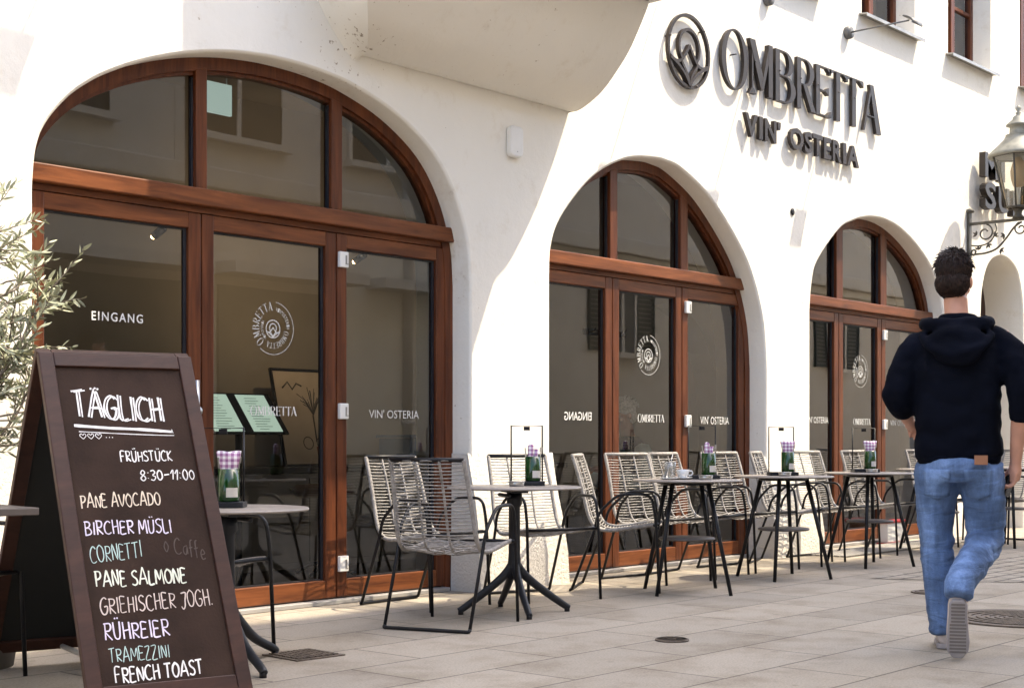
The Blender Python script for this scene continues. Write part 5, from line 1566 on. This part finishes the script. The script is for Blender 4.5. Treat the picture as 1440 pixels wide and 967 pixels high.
def person_walking():
    t = thing('person', 'person walking away in a dark navy hoodie and loose blue jeans holding a phone', 'person', (6.664, -3.508, 0), R(20) - R(90))
    # body
    mb = MB()
    hM = Matrix.Rotation(R(-6), 3, 'Z') @ Matrix.Rotation(R(-8), 3, 'X')
    HC = Vector((.005, .055, 1.765))
    head(mb, HC, None, 1.0, hM)
    limb(mb, [(.025, -.005, 1.50), (.02, .015, 1.58), (.012, .035, 1.68)], [.075, .058, .056])
    rings(mb, [(.03, 0, .86, .15, .10), (.03, 0, .98, .165, .11), (.03, 0, 1.12, .15, .10), (.03, 0, 1.30, .17, .11), (.03, 0, 1.44, .18, .10), (.03, 0, 1.53, .10, .07)])
    limb(mb, [(-.14, 0, 1.48), (-.19, -.02, 1.38), (-.240, -.05, 1.22), (-.226, .07, 1.13), (-.215, .16, 1.085)], [.055, .05, .042, .036, .027])
    limb(mb, [(.21, 0, 1.49), (.265, -.03, 1.38), (.315, -.07, 1.21), (.302, -.03, 1.05), (.287, .02, .895)], [.055, .05, .043, .038, .027])
    hand(mb, (-.215, .16, 1.085), (.15, .9, -.25), (.9, -.1, .1), (-.2, .3, 1), 1.0, .7, 1)
    hand(mb, (.287, .02, .895), (-.08, .22, -1), (-.25, .95, .2), (1, .15, .1), 1.05, .75, 1)
    limb(mb, [(-.065, 0, .92), (-.07, .03, .70), (-.068, .05, .50), (-.05, .01, .28), (-.035, -.015, .08)], [.095, .08, .06, .055, .04])
    limb(mb, [(.125, 0, .92), (.14, .045, .70), (.145, .06, .50), (.10, -.18, .42), (.062, -.40, .345)], [.095, .08, .06, .055, .04])
    limb(mb, [(-.035, -.02, .09), (-.035, .05, .05), (-.03, .15, .035)], [.04, .04, .03])
    limb(mb, [(.062, -.385, .345), (.060, -.365, .25), (.058, -.385, .12)], [.04, .034, .026])
    merged(mb, 'body', M['skin'], t, .0075, 3)
    # eyes
    for sx in (-1, 1):
        e = MB(); ball(e, HC + hM @ Vector((sx * .031, .078, .008)), (.012, .012, .012), 12); e.build('eye', M['ceramic'], t)
    # hair
    mb = MB()
    ball(mb, HC + hM @ Vector((0, -.022, .048)), (.084, .104, .102), 24, hM.to_4x4())
    ball(mb, HC + hM @ Vector((0, -.050, -.018)), (.079, .072, .078), 20, hM.to_4x4())
    rnd = random.Random(4)
    for k in range(2600):
        a = rnd.uniform(0, 2 * PI); el = math.asin(rnd.uniform(-.95, 1.0))
        d = Vector((math.cos(a) * math.cos(el), math.sin(a) * math.cos(el), math.sin(el)))
        if d.y > .45 and d.z < .5: continue
        low = d.z < 0
        if d.z < -.72: continue
        b0 = HC + hM @ (Vector((0, -.024, .045)) + Vector((d.x * .0815, d.y * .102, d.z * (.118 if low else .104) - (.0 if not low else .0))))
        # strands fall from the crown, a little tousled on top
        tg = Vector((d.x * .5 + rnd.uniform(-.35, .35), -.35 * (d.z > .3) + d.y * .35 + rnd.uniform(-.3, .3), -1.0 if d.z < .6 else -.15))
        tg = (tg - d * tg.dot(d) * .92).normalized()
        lift = rnd.uniform(.05, .55) if d.z > .35 else rnd.uniform(-.02, .06)
        dr = (hM @ (tg + d * lift)).normalized(); l = rnd.uniform(.02, .045) if d.z > .2 else rnd.uniform(.015, .028)
        mb.tube([b0, b0 + dr * l * .5 - (hM @ d) * .001, b0 + dr * l - (hM @ d) * .003], [.0032, .0026, .0006], 3, cap=False)
    for k in range(1300):
        a = rnd.uniform(0, 2 * PI); z = rnd.uniform(-.80, .35); q = math.sqrt(1 - z * z)
        d = Vector((math.cos(a) * q, math.sin(a) * q, z))
        if d.y > .25: continue
        b0 = HC + hM @ (Vector((0, -.050, -.018)) + Vector((d.x * .079, d.y * .072, d.z * .078)))
        tg = Vector((d.x * .1 + rnd.uniform(-.25, .25), rnd.uniform(-.15, .15), -1)); tg = (tg - d * tg.dot(d) * .9).normalized()
        dr = (hM @ (tg + d * rnd.uniform(.0, .14))).normalized(); l = rnd.uniform(.014, .026)
        mb.tube([b0, b0 + dr * l * .5, b0 + dr * l - (hM @ d) * .002], [.003, .0024, .0006], 3, cap=False)
    o = mb.build('hair', M['hair_brown'], t)
    # hoodie
    mb = MB()
    rings(mb, [(.03, .0, .905, .195, .135), (.028, .0, .95, .205, .145), (.026, -.005, 1.06, .200, .143), (.026, -.008, 1.20, .197, .143), (.026, -.01, 1.33, .208, .143), (.026, -.008, 1.43, .206, .130), (.026, -.004, 1.495, .195, .112), (.026, 0, 1.535, .150, .095), (.025, .006, 1.567, .108, .083), (.022, .012, 1.60, .078, .074)], 28, 2.3)
    limb(mb, [(-.10, 0, 1.475), (-.185, -.012, 1.415), (-.225, -.04, 1.30), (-.252, -.06, 1.215), (-.238, .0, 1.165), (-.228, .06, 1.14)], [.074, .076, .074, .072, .064, .053])
    limb(mb, [(.16, 0, 1.48), (.258, -.018, 1.415), (.305, -.05, 1.30), (.326, -.07, 1.20), (.318, -.06, 1.14), (.31, -.045, 1.085)], [.074, .076, .073, .070, .064, .055])
    def wr(c_):
        n1 = noise.noise(Vector((c_.x * 7, c_.y * 7, c_.z * 16))) * .010
        n2 = noise.noise(Vector((c_.x * 16 + c_.z * 9, c_.y * 16, c_.z * 24))) * .005
        return n1 + n2
    merged(mb, 'hoodie', M['hoodie'], t, .011, 9, wr)
    mb = MB()
    ball(mb, (.03, -.145, 1.455), (.145, .050, .085), 24, Matrix.Rotation(R(12), 4, 'X'))
    ball(mb, (.035, -.175, 1.40), (.11, .040, .06), 20, Matrix.Rotation(R(6), 4, 'X'))
    mb.tube(catmull([(-.10, .06, 1.565), (-.125, -.02, 1.555), (-.09, -.10, 1.545), (.03, -.125, 1.54), (.145, -.10, 1.545), (.165, -.02, 1.555), (.14, .06, 1.565)], 5), .034, 12)
    mb.tube(catmull([(-.13, -.10, 1.50), (-.08, -.18, 1.43), (.03, -.205, 1.40), (.14, -.18, 1.43), (.19, -.10, 1.50)], 5), .022, 10)
    merged(mb, 'hood', M['hoodie'], t, .011, 5, lambda c_: noise.noise(Vector((c_.x * 14, c_.y * 10, c_.z * 22))) * .007)
    mb = MB(); rings(mb, [(.03, 0, .885, .186, .128), (.03, 0, .90, .192, .134), (.03, 0, .925, .196, .138)], 28, 2.3); mb.build('hem_band', M['hoodie'], t)
    # jeans
    mb = MB()
    rings(mb, [(.03, 0, .80, .155, .125), (.03, -.008, .88, .172, .138), (.03, 0, .95, .168, .126), (.03, 0, 1.0, .16, .12)], 28, 2.2)
    limb(mb, [(-.065, -.005, .88), (-.078, .02, .72), (-.078, .045, .52), (-.062, .01, .30), (-.042, -.02, .13), (-.036, -.02, .075)], [.110, .097, .080, .072, .068, .066])
    limb(mb, [(.125, -.005, .88), (.142, .03, .72), (.148, .055, .53), (.125, -.08, .465), (.092, -.25, .405), (.066, -.385, .350), (.060, -.43, .290)], [.112, .100, .088, .082, .075, .069, .064])
    def wj(c_):
        k = .4 + 1.1 * max(0, 1 - abs(c_.z - .48) / .2) + .9 * max(0, 1 - abs(c_.z - .12) / .1) + .7 * max(0, 1 - abs(c_.z - .80) / .12)
        return k * (noise.noise(Vector((c_.x * 6 + c_.z * 5, c_.y * 6, c_.z * 26))) * .008 + abs(noise.noise(Vector((c_.x * 9 - c_.z * 8, c_.y * 9, c_.z * 38)))) * .007)
    merged(mb, 'jeans', M['denim'], t, .011, 5, wj)
    mb = MB(); mb.box(-.03, .03, -.003, .003, -.022, .022, Matrix.Translation((.14, -.141, .905)) @ Matrix.Rotation(R(14), 4, 'Z')); mb.build('leather_patch', M['patch'], t)
    jn = [o_ for o_ in t.children if o_.name.startswith('jeans')][0]
    for cx_, nm in ((.125, 'back_pocket'), (-.062, 'back_pocket')):
        mb = MB(); n = 8; vs_ = []
        for i in range(n + 1):
            for j in range(n + 1):
                u, v = j / n * 2 - 1, i / n
                vs_.append((cx_ + u * .062 * (.9 + .1 * v), -.25, .735 + .125 * v + (1 - abs(u)) * -.022 * (1 - v)))
        mb.add(vs_, [(i * (n + 1) + j, i * (n + 1) + j + 1, (i + 1) * (n + 1) + j + 1, (i + 1) * (n + 1) + j) for i in range(n) for j in range(n)], True)
        o_ = mb.build(nm, M['denim_light'], t)
        m_ = o_.modifiers.new('w', 'SHRINKWRAP'); m_.target = jn; m_.wrap_method = 'PROJECT'; m_.use_project_x = False; m_.use_project_y = True; m_.use_project_z = False
        m_.use_positive_direction = True; m_.use_negative_direction = False; m_.offset = .004
        m_ = o_.modifiers.new('t', 'SOLIDIFY'); m_.thickness = .004; m_.offset = 0
    # shoes
    def shoe(Mx):
        a = MB()
        def pr(lst, n=20):
            vs_ = []
            for (y, w_, z0, z1) in lst:
                for k in range(n):
                    an = 2 * PI * k / n
                    vs_.append(Mx @ Vector((w_ * math.cos(an), y, (z0 + z1) / 2 + (z1 - z0) / 2 * math.sin(an))))
            fs = [(i * n + k, i * n + (k + 1) % n, (i + 1) * n + (k + 1) % n, (i + 1) * n + k) for i in range(len(lst) - 1) for k in range(n)]
            fs += [tuple(range(n))[::-1], tuple((len(lst) - 1) * n + k for k in range(n))]
            return vs_, fs
        v_, f_ = pr([(-.095, .022, .03, .075), (-.085, .036, .02, .10), (-.05, .043, .018, .115), (0, .044, .018, .11), (.06, .048, .018, .085), (.12, .050, .018, .065), (.165, .042, .018, .052), (.185, .022, .02, .042)])
        a.add(v_, f_, True); sh = a.build('shoe', M['shoe'], t)
        s_ = MB()
        out = [(-.095, .026), (-.07, .040), (-.02, .040), (.05, .046), (.11, .052), (.155, .046), (.188, .022)]
        pts = [(w_, y) for y, w_ in out] + [(-w_, y) for y, w_ in out[::-1]]
        s_.prism(pts, lambda p, q, d: Mx @ Vector((p, q, d)), .0, .026)
        s_.build('sole', M['sole'], sh, bevel=.006)
        tr_ = MB()
        for q_ in range(15):
            yy = -.075 + q_ * .0165; ww = .030 if yy < .02 else .036
            tr_.box(-ww, ww, yy - .0045, yy + .0045, -.0025, .0005, Mx)
        tr_.build('tread', M['tread'], sh)
    shoe(Matrix.Translation((-.036, .035, .002)) @ Matrix.Rotation(R(4), 4, 'Z'))
    shoe(Matrix.Translation((.058, -.435, .188)) @ Matrix.Rotation(R(6), 4, 'Z') @ Matrix.Rotation(R(-74), 4, 'X'))
    ph = thing('phone', 'black phone held low in the right hand of the walking person', 'phone', (0, 0, 0))
    Mw = Matrix.Translation((6.664, -3.508, 0)) @ Matrix.Rotation(R(20) - R(90), 4, 'Z') @ Matrix.Translation((.262, .050, .80)) @ Matrix.Rotation(R(72), 4, 'Z') @ Matrix.Rotation(R(14), 4, 'X')
    ph.matrix_world = Mw
    mb = MB(); mb.box(-.035, .035, -.0045, .0045, -.072, .072); mb.build('case', M['phone'], ph, bevel=.004)
    mb = MB(); mb.box(-.032, .032, .0046, .0052, -.069, .069); mb.build('screen', M['dark_glass'], ph)
person_walking()

def person_seated(x, y, rz):
    t = thing('person', 'grey haired person in pale blue sleeves and dark vest seated behind the second window', 'person', (x, y, 0), rz)
    mb = MB()
    hM = Matrix.Rotation(R(-14), 3, 'X')
    HC = Vector((0, .07, 1.20))
    head(mb, HC, None, .98, hM)
    limb(mb, [(0, 0, .98), (0, .02, 1.04), (0, .045, 1.13)], [.07, .058, .056])
    rings(mb, [(0, 0, .44, .17, .12), (0, 0, .6, .16, .12), (0, .0, .8, .18, .12), (0, .0, .94, .17, .10), (0, 0, 1.0, .09, .07)])
    for sx in (-1, 1):
        limb(mb, [(sx * .16, 0, .93), (sx * .24, .02, .80), (sx * .26, .08, .66), (sx * .20, .22, .70), (sx * .10, .34, .76)], [.052, .048, .042, .036, .027])
        hand(mb, (sx * .10, .34, .76), (-sx * .4, .9, .1), (-sx, -.3, .2), (0, 0, 1), .98, .7, 1)
        limb(mb, [(sx * .09, .0, .50), (sx * .11, .24, .50), (sx * .12, .44, .47), (sx * .12, .44, .25), (sx * .12, .42, .07)], [.09, .08, .06, .052, .04])
        limb(mb, [(sx * .12, .41, .06), (sx * .12, .50, .045), (sx * .12, .58, .035)], [.04, .042, .03])
    merged(mb, 'body', M['skin'], t, .008, 3)
    for sx in (-1, 1):
        e = MB(); ball(e, HC + hM @ Vector((sx * .031, .077, .008)), (.012, .012, .012), 12); e.build('eye', M['ceramic'], t)
    mb = MB(); ball(mb, HC + hM @ Vector((0, -.026, .045)), (.088, .104, .090), 22, hM.to_4x4()); ball(mb, HC + hM @ Vector((0, -.055, -.02)), (.078, .066, .07), 18, hM.to_4x4())
    rnd = random.Random(8)
    for k in range(120):
        a = rnd.uniform(0, 2 * PI); el = rnd.uniform(0, 1.4); d = Vector((math.cos(a) * math.cos(el), math.sin(a) * math.cos(el), math.sin(el)))
        if d.y > .6 and d.z < .5: continue
        b0 = HC + hM @ (Vector((0, -.024, .04)) + Vector((d.x * .084, d.y * .10, d.z * .088))); dr = (hM @ (d * .6 + Vector((rnd.uniform(-.7, .7), -.4, rnd.uniform(-.3, .3))))).normalized()
        mb.tube([b0, b0 + dr * .02, b0 + dr * .035], [.008, .006, .0015], 5)
    mb.build('hair', M['hair_grey'], t)
    mb = MB()
    rings(mb, [(0, 0, .46, .185, .14), (0, 0, .6, .178, .138), (0, 0, .8, .195, .135), (0, 0, .93, .18, .115), (0, .004, .99, .12, .09), (0, .01, 1.03, .075, .07)], 24, 2.2)
    merged(mb, 'vest', M['vest'], t, .013, 4)
    for sx in (-1, 1):
        mb = MB(); limb(mb, [(sx * .15, 0, .94), (sx * .235, .02, .81), (sx * .265, .08, .665), (sx * .21, .21, .695), (sx * .13, .31, .745)], [.068, .07, .066, .056, .042])
        merged(mb, 'shirt_sleeve', M['shirt_blue'], t, .013, 4, lambda c_: noise.noise(c_ * 18) * .006)
    mb = MB()
    for sx in (-1, 1): limb(mb, [(sx * .085, -.02, .50), (sx * .11, .24, .505), (sx * .12, .45, .475), (sx * .12, .45, .25), (sx * .12, .43, .08)], [.11, .098, .08, .072, .07])
    merged(mb, 'trousers', M['vest'], t, .014, 4)
    for sx in (-1, 1):
        mb = MB(); limb(mb, [(sx * .12, .37, .045), (sx * .12, .48, .042), (sx * .12, .60, .034)], [.042, .046, .033]); mb.build('shoe', M['dark_top'], t)
person_seated(9.62, .60, R(74))
mb = MB(); mb.tube([(-.216, .29, .895), (.216, .29, .895)], .0125, 8); pale = mb.build('top_rail', M['rope'])  # paler top rail for the sunlit chairs, sunlight put into its colour
sunlit_rail_data = pale.data; bpy.data.objects.remove(pale)
for o in list(bpy.data.objects):
    if o.parent and o.parent.get('label') in [c[3] for c in CH[3:12]] and o.name.startswith('top_rail'): o.data = sunlit_rail_data
ic = copy_tree(proto); ic.location = (9.65, .595, 0); ic.rotation_euler.z = R(164 + 90); ic['label'] = 'woven chair indoors under the seated grey haired person'
del ic['group']
